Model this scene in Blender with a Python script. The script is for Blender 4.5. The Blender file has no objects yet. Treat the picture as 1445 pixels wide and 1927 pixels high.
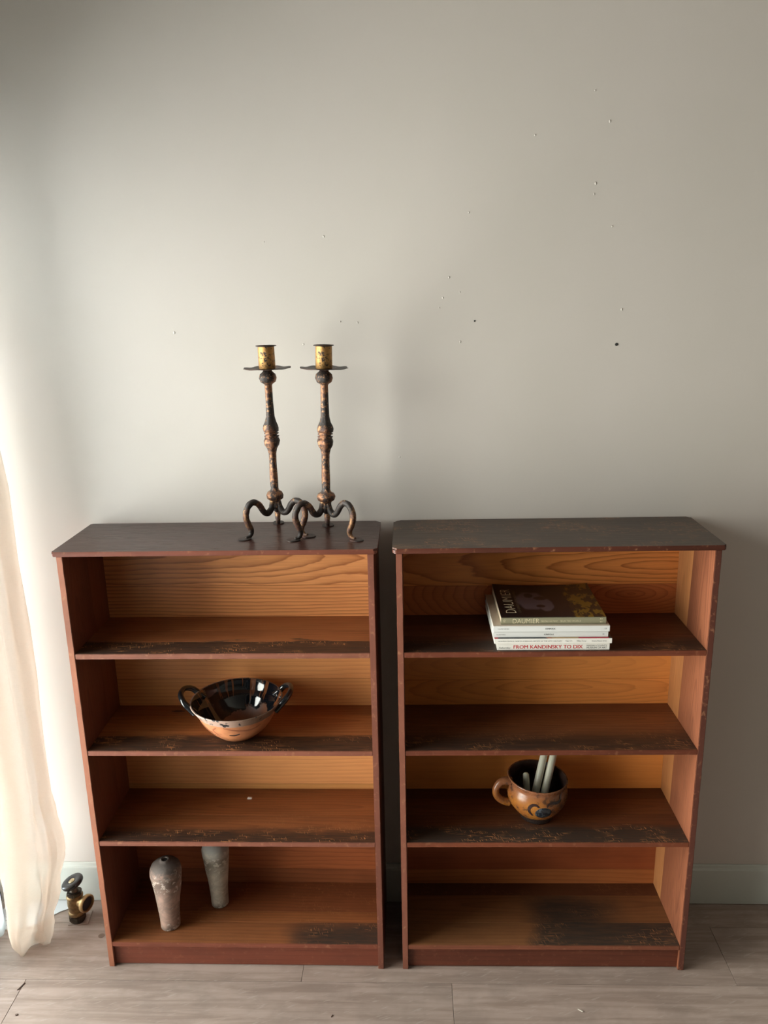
import bpy, bmesh, math, random
from mathutils import Vector, Matrix, noise as mn
random.seed(7)
S = bpy.context.scene
COL = S.collection
PI = math.pi

# ---------------------------------------------------------------- camera
cam_d = bpy.data.cameras.new('camera'); cam = bpy.data.objects.new('camera', cam_d); COL.objects.link(cam)
pitch, yaw, roll = -0.2595, -0.0367, -0.0208
cp, sp, cy, sy = math.cos(pitch), math.sin(pitch), math.cos(yaw), math.sin(yaw)
fwd = Vector((sy*cp, cy*cp, sp)); r0 = Vector((cy, -sy, 0)); u0 = r0.cross(fwd)
cr, sr = math.cos(roll), math.sin(roll)
R = r0*cr + u0*sr; U = u0*cr - r0*sr
cam.matrix_world = Matrix(((R.x, U.x, -fwd.x, -0.0008), (R.y, U.y, -fwd.y, -2.1628), (R.z, U.z, -fwd.z, 1.8658), (0, 0, 0, 1)))
cam_d.sensor_fit = 'VERTICAL'; cam_d.sensor_height = 36.0; cam_d.lens = 36*1503.6/1927
cam_d.clip_start = 0.02
S.camera = cam

# ---------------------------------------------------------------- light and exposure
W = bpy.data.worlds.new('sky'); S.world = W; W.use_nodes = True
bg = W.node_tree.nodes['Background']; bg.inputs[0].default_value = (0.80, 0.90, 1.0, 1); bg.inputs[1].default_value = 0.9
def area(name, loc, rot, sx, sz, power, color, spread=180):
    l = bpy.data.lights.new(name, 'AREA'); l.shape = 'RECTANGLE'; l.size = sx; l.size_y = sz
    l.energy = power; l.color = color; l.spread = math.radians(spread)
    o = bpy.data.objects.new(name, l); COL.objects.link(o); o.location = loc; o.rotation_euler = rot
    return o
# daylight outside the glazed door in the left wall
area('daylight_far', (-1.40, -2.30, 0.72), (0, math.radians(-90), 0), 1.3, 1.9, 72, (1.0, 0.945, 0.85))
area('daylight_near', (-1.40, -0.82, 1.15), (0, math.radians(-90), 0), 2.2, 0.90, 102, (1.0, 0.955, 0.895))
area('daylight_corner', (-1.40, -0.27, 1.15), (0, math.radians(-90), 0), 2.2, 0.42, 51, (0.93, 0.97, 1.0))
vs = S.view_settings
vs.view_transform = 'Standard'; vs.look = 'None'; vs.gamma = 1; vs.use_curve_mapping = False
vs.exposure = 0.0

# ---------------------------------------------------------------- node helpers
class NT:
    def __init__(s, name):
        s.m = bpy.data.materials.new(name); s.m.use_nodes = True
        s.t = s.m.node_tree; s.t.nodes.clear()
        s.out = s.t.nodes.new('ShaderNodeOutputMaterial')
        s.p = s.t.nodes.new('ShaderNodeBsdfPrincipled')
        s.t.links.new(s.p.outputs[0], s.out.inputs[0])
        tc = s.t.nodes.new('ShaderNodeTexCoord'); s.oc = tc.outputs['Object']
        sx = s.t.nodes.new('ShaderNodeSeparateXYZ'); s.t.links.new(s.oc, sx.inputs[0])
        s.x, s.y, s.z = sx.outputs
    def L(s, sock, v):
        if isinstance(v, bpy.types.NodeSocket): s.t.links.new(v, sock)
        elif isinstance(v, (tuple, list)):
            v = tuple(v)
            if sock.type == 'RGBA' and len(v) == 3: v += (1,)
            sock.default_value = v
        else: sock.default_value = v
    def ma(s, op, a, b=0.0, c=None, clamp=False):
        n = s.t.nodes.new('ShaderNodeMath'); n.operation = op; n.use_clamp = clamp
        s.L(n.inputs[0], a); s.L(n.inputs[1], b)
        if c is not None: s.L(n.inputs[2], c)
        return n.outputs[0]
    def add(s, a, b): return s.ma('ADD', a, b)
    def sub(s, a, b): return s.ma('SUBTRACT', a, b)
    def mul(s, a, b): return s.ma('MULTIPLY', a, b)
    def ss(s, v, a, b):               # smoothstep; a > b gives a falling edge
        n = s.t.nodes.new('ShaderNodeMapRange'); n.interpolation_type = 'SMOOTHSTEP'; n.clamp = True
        s.L(n.inputs[0], v)
        if a < b: n.inputs[1].default_value = a; n.inputs[2].default_value = b; n.inputs[3].default_value = 0; n.inputs[4].default_value = 1
        else: n.inputs[1].default_value = b; n.inputs[2].default_value = a; n.inputs[3].default_value = 1; n.inputs[4].default_value = 0
        return n.outputs[0]
    def vec(s, x, y, z):
        n = s.t.nodes.new('ShaderNodeCombineXYZ'); s.L(n.inputs[0], x); s.L(n.inputs[1], y); s.L(n.inputs[2], z); return n.outputs[0]
    def noise(s, v, scale=1.0, detail=3.0, rough=0.55, dist=0.0):
        n = s.t.nodes.new('ShaderNodeTexNoise'); s.L(n.inputs['Vector'], v); n.inputs['Scale'].default_value = scale
        n.inputs['Detail'].default_value = detail; n.inputs['Roughness'].default_value = rough; n.inputs['Distortion'].default_value = dist
        return n.outputs[0]
    def mix(s, f, a, b, blend='MIX'):
        n = s.t.nodes.new('ShaderNodeMix'); n.data_type = 'RGBA'; n.blend_type = blend
        s.L(n.inputs[0], f); s.L(n.inputs[6], a); s.L(n.inputs[7], b); return n.outputs[2]
    def bump(s, h, strength=0.3, dist=0.001):
        n = s.t.nodes.new('ShaderNodeBump'); n.inputs['Strength'].default_value = strength; n.inputs['Distance'].default_value = dist
        s.L(n.inputs['Height'], h); s.L(s.p.inputs['Normal'], n.outputs[0])
    def fin(s, col, rough=0.5, metal=0.0, spec=0.5):
        s.L(s.p.inputs['Base Color'], col); s.L(s.p.inputs['Roughness'], rough); s.L(s.p.inputs['Metallic'], metal)
        s.L(s.p.inputs['Specular IOR Level'], spec); return s.m

def flat(name, col, rough=0.5, metal=0.0, spec=0.5):
    return NT(name).fin(col, rough, metal, spec)

def wood(name, light, dark, axis='X', u0=0.4, v0=0.1, freq=90, k=0.10, amp=1.6, contrast=0.6, blotch=0.35,
         stain=None, patch=None, scratch=0.0, rough=0.42, seed=0.0, stain_col=(0.022, 0.014, 0.010), worn=None):
    """pine boards: axis = direction of the grain in the thing's own space"""
    n = NT(name)
    if axis == 'X': u, v, w = n.x, n.z, n.y       # upright board, grain sideways
    elif axis == 'XY': u, v, w = n.x, n.y, n.z    # flat board, grain sideways
    else: u, v, w = n.z, n.y, n.x                 # upright side, grain up
    us = n.add(u, seed)
    wob = n.noise(n.vec(n.mul(us, 3.0), n.mul(v, 14.0), seed), 1.0, 4.0, 0.55)
    wob2 = n.noise(n.vec(n.mul(us, 1.2), n.mul(v, 4.0), seed+3.1), 1.0, 1.0, 0.5)
    du = n.mul(n.sub(u, u0), k); dv = n.sub(v, v0)
    rad = n.ma('SQRT', n.add(n.mul(du, du), n.mul(dv, dv)))
    ph = n.add(n.mul(rad, freq), n.add(n.mul(wob, amp), n.mul(wob2, amp*2.2)))
    fr = n.ma('FRACT', ph)
    late = n.mul(n.ma('POWER', fr, 3.2), n.ss(fr, 1.0, 0.90))
    fib = n.noise(n.vec(n.mul(us, 9.0), n.mul(v, 420.0), n.mul(w, 60.0)), 1.0, 2.0, 0.6)
    blo = n.noise(n.vec(n.mul(us, 3.5), n.mul(v, 9.0), seed+9), 1.0, 3.0, 0.6)
    c = n.mix(n.mul(late, contrast*1.5), light, dark)
    c = n.mix(n.mul(n.ss(fib, 0.35, 0.75), 0.28), c, dark)
    c = n.mix(n.mul(n.ss(blo, 0.40, 0.72), blotch), c, tuple(0.55*a for a in dark))
    m = None
    if stain:
        d, wd, ragged = stain
        e = n.add(n.y, n.mul(n.sub(n.noise(n.vec(n.mul(n.x, 7.0), n.mul(n.y, 30.0), seed), 1.0, 5.0, 0.65), 0.5), ragged))
        m = n.ss(e, d+wd, d-wd)
    if patch:
        x0, x1, y0, y1, soft = patch
        nz = n.mul(n.sub(n.noise(n.vec(n.mul(n.x, 9.0), n.mul(n.y, 11.0), seed+5), 1.0, 4.0, 0.6), 0.5), 0.11)
        px = n.mul(n.ss(n.add(n.x, nz), x0-soft, x0+soft), n.ss(n.add(n.x, nz), x1+soft, x1-soft))
        py = n.mul(n.ss(n.add(n.y, nz), y0-soft, y0+soft), n.ss(n.add(n.y, nz), y1+soft, y1-soft))
        pm = n.mul(px, py); m = pm if m is None else n.ma('MAXIMUM', m, pm)
    if m is not None:
        sv = n.noise(n.vec(n.mul(n.x, 16.0), n.mul(n.y, 160.0), n.mul(n.z, 40)), 1.0, 3.0, 0.6)
        mm = n.mul(m, n.add(0.80, n.mul(n.ss(sv, 0.7, 0.3), 0.20)))
        c = n.mix(mm, c, stain_col)
    if scratch > 0:
        cl = n.ss(n.noise(n.vec(n.mul(n.x, 9.0), n.mul(n.y, 20.0), n.add(n.mul(n.z, 20.0), seed+2)), 1.0, 2.0, 0.5), 0.47, 0.60)
        s1 = n.ss(n.noise(n.vec(n.mul(n.x, 34.0), n.mul(n.y, 620.0), n.mul(n.z, 500.0)), 1.0, 0.0, 0.4), 0.66, 0.72)
        s2 = n.ss(n.noise(n.vec(n.mul(n.add(n.x, n.mul(n.y, 0.35)), 420.0), n.mul(n.sub(n.y, n.mul(n.x, 0.3)), 60.0), n.mul(n.z, 300.0)), 1.0, 0.0, 0.4), 0.68, 0.74)
        s = n.mul(n.ma('MAXIMUM', s1, s2), n.mul(cl, scratch))
        if m is not None: s = n.mul(s, n.add(0.15, n.mul(m, 0.85)))
        c = n.mix(s, c, (0.46, 0.20, 0.075))
    if worn:
        wn = n.ss(n.noise(n.vec(n.mul(n.x, 60.0), n.mul(n.y, 200.0), n.mul(n.z, 60.0)), 1.0, 3.0, 0.6), 0.56, 0.72)
        c = n.mix(n.mul(wn, worn), c, (0.45, 0.21, 0.11))
    rr = n.add(rough, n.mul(n.sub(fib, 0.5), 0.25))
    n.bump(n.add(n.mul(fib, 0.5), n.mul(late, -0.4)), 0.18, 0.0006)
    return n.fin(c, rr, 0.0, 0.45)

# ---------------------------------------------------------------- mesh helpers
def mesh_obj(name, bm, mats, parent=None, smooth=False, autosmooth=None):
    me = bpy.data.meshes.new(name); bmesh.ops.recalc_face_normals(bm, faces=bm.faces[:]); bm.to_mesh(me); bm.free()
    for m in (mats if isinstance(mats, (list, tuple)) else [mats]): me.materials.append(m)
    o = bpy.data.objects.new(name, me); COL.objects.link(o)
    if parent: o.parent = parent
    if smooth:
        for p in me.polygons: p.use_smooth = True
        if autosmooth:
            me.update()
            bmm = bmesh.new(); bmm.from_mesh(me)
            for e in bmm.edges:
                if len(e.link_faces) == 2 and e.calc_face_angle(0) > math.radians(autosmooth): e.smooth = False
            bmm.to_mesh(me); bmm.free()
    return o

def thing(name, label, cat, loc=(0, 0, 0), rz=0, group=None):
    o = bpy.data.objects.new(name, None); COL.objects.link(o); o.location = loc; o.rotation_euler = (0, 0, rz)
    o.empty_display_size = 0.05
    o['label'] = label; o['category'] = cat
    if group: o['group'] = group
    return o
def tag(o, label, cat, group=None):
    o['label'] = label; o['category'] = cat
    if group: o['group'] = group
    return o
def struct(o): o['kind'] = 'structure'; return o

def box_bm(x0, x1, y0, y1, z0, z1, bevel=0.0, segs=1):
    bm = bmesh.new(); bmesh.ops.create_cube(bm, size=1)
    for v in bm.verts:
        v.co = Vector(((x0 if v.co.x < 0 else x1), (y0 if v.co.y < 0 else y1), (z0 if v.co.z < 0 else z1)))
    if bevel: bmesh.ops.bevel(bm, geom=bm.edges[:], offset=bevel, segments=segs, affect='EDGES')
    return bm
def join(bm, other):
    me = bpy.data.meshes.new('tmp'); other.to_mesh(me); other.free(); bm.from_mesh(me); bpy.data.meshes.remove(me); return bm

def board_bm(x0, x1, y0, y1, z0, z1, long='x', bevel=0.0012, wob=0.0, front=False, n=24, seed=0, shear=None):
    """board with worn, slightly wavy front edges; front faces take material slot 1"""
    bm = box_bm(x0, x1, y0, y1, z0, z1)
    ax = 0 if long == 'x' else 2
    a, b = (x0, x1) if ax == 0 else (z0, z1)
    for i in range(1, n):
        co = [0, 0, 0]; no = [0, 0, 0]; co[ax] = a+(b-a)*i/n; no[ax] = 1
        bmesh.ops.bisect_plane(bm, geom=bm.verts[:]+bm.edges[:]+bm.faces[:], plane_co=co, plane_no=no)
    if bevel:
        es = [e for e in bm.edges if len(e.link_faces) == 2 and e.calc_face_angle(0) > 1.0]
        bmesh.ops.bevel(bm, geom=es, offset=bevel, segments=2, affect='EDGES')
    if wob:
        for v in bm.verts:
            if v.co.y < y0+0.004:
                t = v.co[ax]
                q = mn.noise(Vector((t*38, seed, 0.3)))+0.6*mn.noise(Vector((t*110, seed, 4.3)))
                v.co.y += max(0, q)*wob
                if ax == 0 and v.co.z > (z0+z1)/2: v.co.z -= max(0, mn.noise(Vector((t*60, seed+7, 1))))*wob*0.7
                if ax == 2: v.co.x += mn.noise(Vector((t*50, seed+9+round(v.co.x, 2)*10, 1)))*wob*0.4
    if shear:
        for v in bm.verts: shear(v)
    if front:
        bmesh.ops.recalc_face_normals(bm, faces=bm.faces[:]); bm.normal_update()
        for f in bm.faces:
            if f.normal.y < -0.45: f.material_index = 1
    return bm

def lathe_bm(prof, segs=48, center=(0, 0, 0), wob=0.0, seed=0, scallop=None):
    bm = bmesh.new(); rings = []
    for (r, z) in prof:
        if r < 1e-5: rings.append([bm.verts.new((0, 0, z))]); continue
        ring = []
        for i in range(segs):
            a = 2*PI*i/segs; rr = r
            if wob: rr *= 1+wob*mn.noise(Vector((math.cos(a)*1.6+seed, math.sin(a)*1.6, z*34)))
            ring.append(bm.verts.new((rr*math.cos(a), rr*math.sin(a), z)))
        rings.append(ring)
    for A, B in zip(rings, rings[1:]):
        for i in range(segs):
            j = (i+1) % segs
            try:
                if len(A) == 1 and len(B) == 1: break
                if len(A) == 1: bm.faces.new((A[0], B[i], B[j]))
                elif len(B) == 1: bm.faces.new((A[i], A[j], B[0]))
                else: bm.faces.new((A[i], A[j], B[j], B[i]))
            except ValueError: pass
    bmesh.ops.translate(bm, verts=bm.verts[:], vec=center)
    return bm

def crom(pts, n=8, closed=False):
    pts = [Vector(p) for p in pts]; out = []; N = len(pts)
    rng = range(N) if closed else range(N-1)
    for i in rng:
        if closed: p0, p1, p2, p3 = pts[(i-1) % N], pts[i], pts[(i+1) % N], pts[(i+2) % N]
        else: p0, p1, p2, p3 = pts[max(i-1, 0)], pts[i], pts[i+1], pts[min(i+2, N-1)]
        for k in range(n):
            t = k/n
            out.append(0.5*((2*p1)+(p2-p0)*t+(2*p0-5*p1+4*p2-p3)*t*t+(3*p1-p0-3*p2+p3)*t*t*t))
    if not closed: out.append(pts[-1])
    return out

def tube_bm(path, rad, segs=16, wob=0.0, seed=0, flatten=None, caps=True):
    """path: list of Vectors; rad: float or list"""
    bm = bmesh.new(); N = len(path); rings = []
    rads = [rad]*N if isinstance(rad, (int, float)) else rad
    nrm = None
    for i, p in enumerate(path):
        t = (path[min(i+1, N-1)]-path[max(i-1, 0)]).normalized()
        if nrm is None: nrm = t.orthogonal().normalized()
        nrm = (nrm-t*nrm.dot(t)).normalized(); b = t.cross(nrm)
        ring = []
        for k in range(segs):
            a = 2*PI*k/segs; r = rads[i]
            if wob: r *= 1+wob*mn.noise(Vector((math.cos(a)*1.3+seed, math.sin(a)*1.3, i*0.33)))
            ring.append(bm.verts.new(p+nrm*math.cos(a)*r+b*math.sin(a)*r))
        rings.append(ring)
    for A, B in zip(rings, rings[1:]):
        for k in range(segs): bm.faces.new((A[k], A[(k+1) % segs], B[(k+1) % segs], B[k]))
    if caps: bm.faces.new(rings[0]); bm.faces.new(rings[-1])
    return bm

def interp(keys, t):
    """keys: list of (t, value...) sorted"""
    for (a, b) in zip(keys, keys[1:]):
        if t <= b[0]:
            f = (t-a[0])/(b[0]-a[0]); f = max(0, min(1, f))
            return [x+(y-x)*f for x, y in zip(a[1:], b[1:])]
    return list(keys[-1][1:])

# ---------------------------------------------------------------- setting materials
def wall_mat():
    n = NT('wall_paint')
    nz = n.noise(n.oc, 2.2, 3.0, 0.5)
    fine = n.noise(n.vec(n.mul(n.x, 260), n.mul(n.y, 260), n.mul(n.z, 110)), 1.0, 3.0, 0.6)
    big = n.noise(n.vec(n.mul(n.x, 14), 0.0, n.mul(n.z, 7)), 1.0, 2.0, 0.5)
    c = n.mix(n.ss(nz, 0.3, 0.7), (0.635, 0.582, 0.530), (0.660, 0.602, 0.555))
    n.bump(n.add(n.mul(fine, 0.35), n.mul(big, 1.2)), 0.22, 0.0012)
    return n.fin(c, 0.48, 0, 0.35)
M_wall = wall_mat()
M_trim = flat('trim_paint', (0.60, 0.62, 0.57), 0.45)
M_ceil = flat('ceiling_paint', (0.50, 0.48, 0.44), 0.7)
M_room = flat('far_wall_paint', (0.17, 0.155, 0.135), 0.7)
M_dark = flat('dark_gap', (0.02, 0.018, 0.016), 0.9)
M_frame = flat('window_frame_paint', (0.75, 0.76, 0.76), 0.4)

def plank_mat(i):
    n = NT('floor_plank_%d' % i)
    u = n.add(n.x, i*3.7)
    g = n.noise(n.vec(n.mul(u, 3.0), n.mul(n.y, 42.0), i*1.3), 1.0, 5.0, 0.62, 0.6)
    g2 = n.noise(n.vec(n.mul(u, 9.0), n.mul(n.y, 12.0), i*2.3), 1.0, 4.0, 0.6)
    sc = n.ss(n.noise(n.vec(n.mul(n.add(u, n.mul(n.y, 1.5)), 14.0), n.mul(n.sub(n.y, n.mul(u, 0.4)), 150.0), 1.0), 1.0, 2.0, 0.5), 0.60, 0.72)
    t = 0.96+0.04*((i*37) % 5)/2
    a = tuple(t*q for q in (0.385, 0.295, 0.250)); b = tuple(t*q for q in (0.27, 0.20, 0.165))
    c = n.mix(n.ss(g, 0.35, 0.68), a, b)
    c = n.mix(n.mul(n.ss(g2, 0.42, 0.66), 0.35), c, (0.20, 0.155, 0.13))
    c = n.mix(n.mul(sc, 0.35), c, (0.46, 0.39, 0.34))
    n.bump(g, 0.12, 0.0008)
    return n.fin(c, n.add(0.42, n.mul(g2, 0.25)), 0, 0.4)
PLM = [plank_mat(i) for i in range(5)]

# ---------------------------------------------------------------- large structure
XL, XR, YB, ZC = -1.33, 2.60, -4.60, 2.78
wl = struct(mesh_obj('wall_back', box_bm(XL-0.10, XR+0.1, 0, 0.12, -0.05, ZC), M_wall))
struct(mesh_obj('wall_right', box_bm(XR, XR+0.1, YB, 0, -0.05, ZC), M_room))
struct(mesh_obj('wall_front', box_bm(XL-0.10, XR+0.1, YB-0.1, YB, -0.05, ZC), M_room))
struct(mesh_obj('ceiling', box_bm(XL-0.10, XR+0.1, YB-0.1, 0.12, ZC, ZC+0.1), M_ceil))
WY0, WY1, WZ0, WZ1 = -3.35, -0.03, 0.02, 2.48
bm = box_bm(XL-0.10, XL, YB, WY0, -0.05, ZC)
join(bm, box_bm(XL-0.10, XL, WY0, 0.0, WZ1, ZC)); join(bm, box_bm(XL-0.10, XL, WY1, 0.0, -0.05, WZ1)); join(bm, box_bm(XL-0.10, XL, WY0, WY1, -0.05, WZ0))
struct(mesh_obj('wall_left', bm, M_wall))

fl = struct(mesh_obj('floor', box_bm(XL, XR, YB, 0, -0.05, -0.0065), M_dark))
rows = [0.0, -0.107] + [-0.107-0.215*k for k in range(1, 22)]
PW = [r for r in rows if r > YB] + [YB]
offs = {0: 0.60, 1: -0.331, 2: 0.0953}
pi_ = 0
for k, (ya, yb) in enumerate(zip(PW, PW[1:])):
    st = offs.get(k, random.uniform(-1, 1)); xs = [XL]; x = st-1.22*4
    while x < XR:
        if x > XL+0.05 and x < XR-0.05: xs.append(x)
        x += 1.22
    xs.append(XR)
    for xa, xb in zip(xs, xs[1:]):
        b = box_bm(xa+0.0005, xb-0.0005, yb+0.0005, ya-0.0005, -0.0065, 0.0, 0.0006)
        mesh_obj('plank', b, PLM[(pi_*2+k) % 5], fl); pi_ += 1

# baseboards: thin board with a small cove on top
def baseboard(name, x0, x1):
    prof = [(-0.0005, 0.003), (-0.012, 0.003), (-0.012, 0.124), (-0.0108, 0.1265), (-0.0075, 0.1275), (-0.0062, 0.1295), (-0.0055, 0.1385), (-0.0038, 0.140), (-0.0005, 0.140)]
    bm = bmesh.new(); A = [bm.verts.new((x0, y, z)) for y, z in prof]; B = [bm.verts.new((x1, y, z)) for y, z in prof]
    for i in range(len(prof)):
        j = (i+1) % len(prof); bm.faces.new((A[i], A[j], B[j], B[i]))
    bm.faces.new(A); bm.faces.new(B)
    return struct(mesh_obj(name, bm, M_trim))
baseboard('baseboard_back', XL+0.001, XR-0.001)

# window_1: glazed sliding door
wf = struct(mesh_obj('window_1', (lambda: (lambda b: (join(b, box_bm(XL-0.06, XL-0.01, WY0, WY1, WZ1-0.05, WZ1)), join(b, box_bm(XL-0.06, XL-0.01, WY0, WY0+0.05, WZ0, WZ1)), join(b, box_bm(XL-0.06, XL-0.01, WY1-0.03, WY1, WZ0, WZ1)), b)[3])(box_bm(XL-0.06, XL-0.01, WY0, WY1, WZ0, WZ0+0.03)))(), M_frame))
mesh_obj('mullion', box_bm(XL-0.06, XL-0.012, -1.28, -1.22, WZ0+0.03, WZ1-0.05), M_frame, wf)
mesh_obj('mullion', box_bm(XL-0.06, XL-0.012, -2.33, -2.27, WZ0+0.03, WZ1-0.05), M_frame, wf)
def glass():
    n = NT('window_glass'); t = n.t
    tr = t.nodes.new('ShaderNodeBsdfTransparent'); tr.inputs[0].default_value = (0.95, 0.98, 0.97, 1)
    gl = t.nodes.new('ShaderNodeBsdfGlossy'); gl.inputs['Roughness'].default_value = 0.02
    fr = t.nodes.new('ShaderNodeFresnel'); fr.inputs[0].default_value = 1.45
    mx = t.nodes.new('ShaderNodeMixShader'); t.links.new(fr.outputs[0], mx.inputs[0]); t.links.new(tr.outputs[0], mx.inputs[1]); t.links.new(gl.outputs[0], mx.inputs[2])
    t.links.new(mx.outputs[0], n.out.inputs[0]); return n.m
M_glass = glass()
for a, b in ((WY0+0.05, -2.33), (-2.27, -1.28), (-1.22, WY1-0.03)):
    mesh_obj('pane', box_bm(XL-0.040, XL-0.036, a, b, WZ0+0.03, WZ1-0.05), M_glass, wf)

# small marks on the wall
M_hole = flat('nail_hole_dark', (0.03, 0.03, 0.028), 0.9)
for (x, z, r) in ((0.5408, 1.7403, 0.0034), (0.1682, 1.8074, 0.0018)):
    b = lathe_bm([(0, 0), (r, 0), (r*1.25, 0.0004), (r, 0.0010), (0, 0.0010)], 12)
    bmesh.ops.rotate(b, verts=b.verts[:], matrix=Matrix.Rotation(PI/2, 3, 'X')); bmesh.ops.translate(b, verts=b.verts[:], vec=(x, -0.0002, z))
    mesh_obj('nail_hole', b, M_hole, wl)
bm = bmesh.new()
for (x, z) in ((0.4961, 2.2793), (0.4565, 2.3491), (0.4651, 2.1124), (0.3137, 2.2527), (0.5496, 1.8296), (-0.2855, 1.7556), (-0.3754, 2.0169), (-0.2208, 2.0264),
               (0.1308, 1.7548), (0.151, 2.0757), (0.4679, 2.1373), (0.5142, 2.0342), (0.1012, 1.9186), (-0.1856, 1.8128), (-0.1393, 1.8092), (-0.6295, 1.7925), (-0.034, 1.4472), (0.085, 1.868), (0.076, 1.843), (0.129, 1.881)):
    b = bmesh.new(); bmesh.ops.create_uvsphere(b, u_segments=10, v_segments=6, radius=1)
    r = random.uniform(0.0016, 0.0030)
    for v in b.verts: v.co = Vector((x+v.co.x*r, v.co.y*0.0011, z+v.co.z*r*random.uniform(0.9, 1.5)))
    join(bm, b)
pb = mesh_obj('paint_bump', bm, M_wall, wl, smooth=True); pb['kind'] = 'stuff'

# ---------------------------------------------------------------- bookcases
TS, TT, TH = 0.0161, 0.0136, 0.0154
RED = (0.155, 0.045, 0.022); RED_D = (0.060, 0.017, 0.010)
ORA = (0.50, 0.205, 0.062); ORA_D = (0.185, 0.052, 0.014)

def slab_bm(x0, x1, y0, y1, z0, z1, rad, bev):
    """table-top slab: corners rounded in plan, edges rounded in section"""
    bm = bmesh.new(); pts = []
    for (cx, cy_, a0, r) in ((x1-rad[1], y0+rad[1], -90, rad[1]), (x1-rad[2], y1-rad[2], 0, rad[2]), (x0+rad[3], y1-rad[3], 90, rad[3]), (x0+rad[0], y0+rad[0], 180, rad[0])):
        for k in range(7):
            a = math.radians(a0+15*k); pts.append((cx+r*math.cos(a), cy_+r*math.sin(a)))
    A = [bm.verts.new((x, y, z0)) for x, y in pts]; B = [bm.verts.new((x, y, z1)) for x, y in pts]
    for i in range(len(pts)):
        j = (i+1) % len(pts); bm.faces.new((A[i], A[j], B[j], B[i]))
    bm.faces.new(list(reversed(A))); bm.faces.new(B)
    bmesh.ops.bevel(bm, geom=[e for e in bm.edges if abs(e.verts[0].co.z-e.verts[1].co.z) < 1e-6 and e.verts[0].co.z > (z0+z1)/2], offset=bev, segments=4, affect='EDGES')
    bmesh.ops.bevel(bm, geom=[e for e in bm.edges if e.verts[0].co.z < z0+1e-5 and e.verts[1].co.z < z0+1e-5], offset=0.002, segments=2, affect='EDGES')
    return bm

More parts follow.
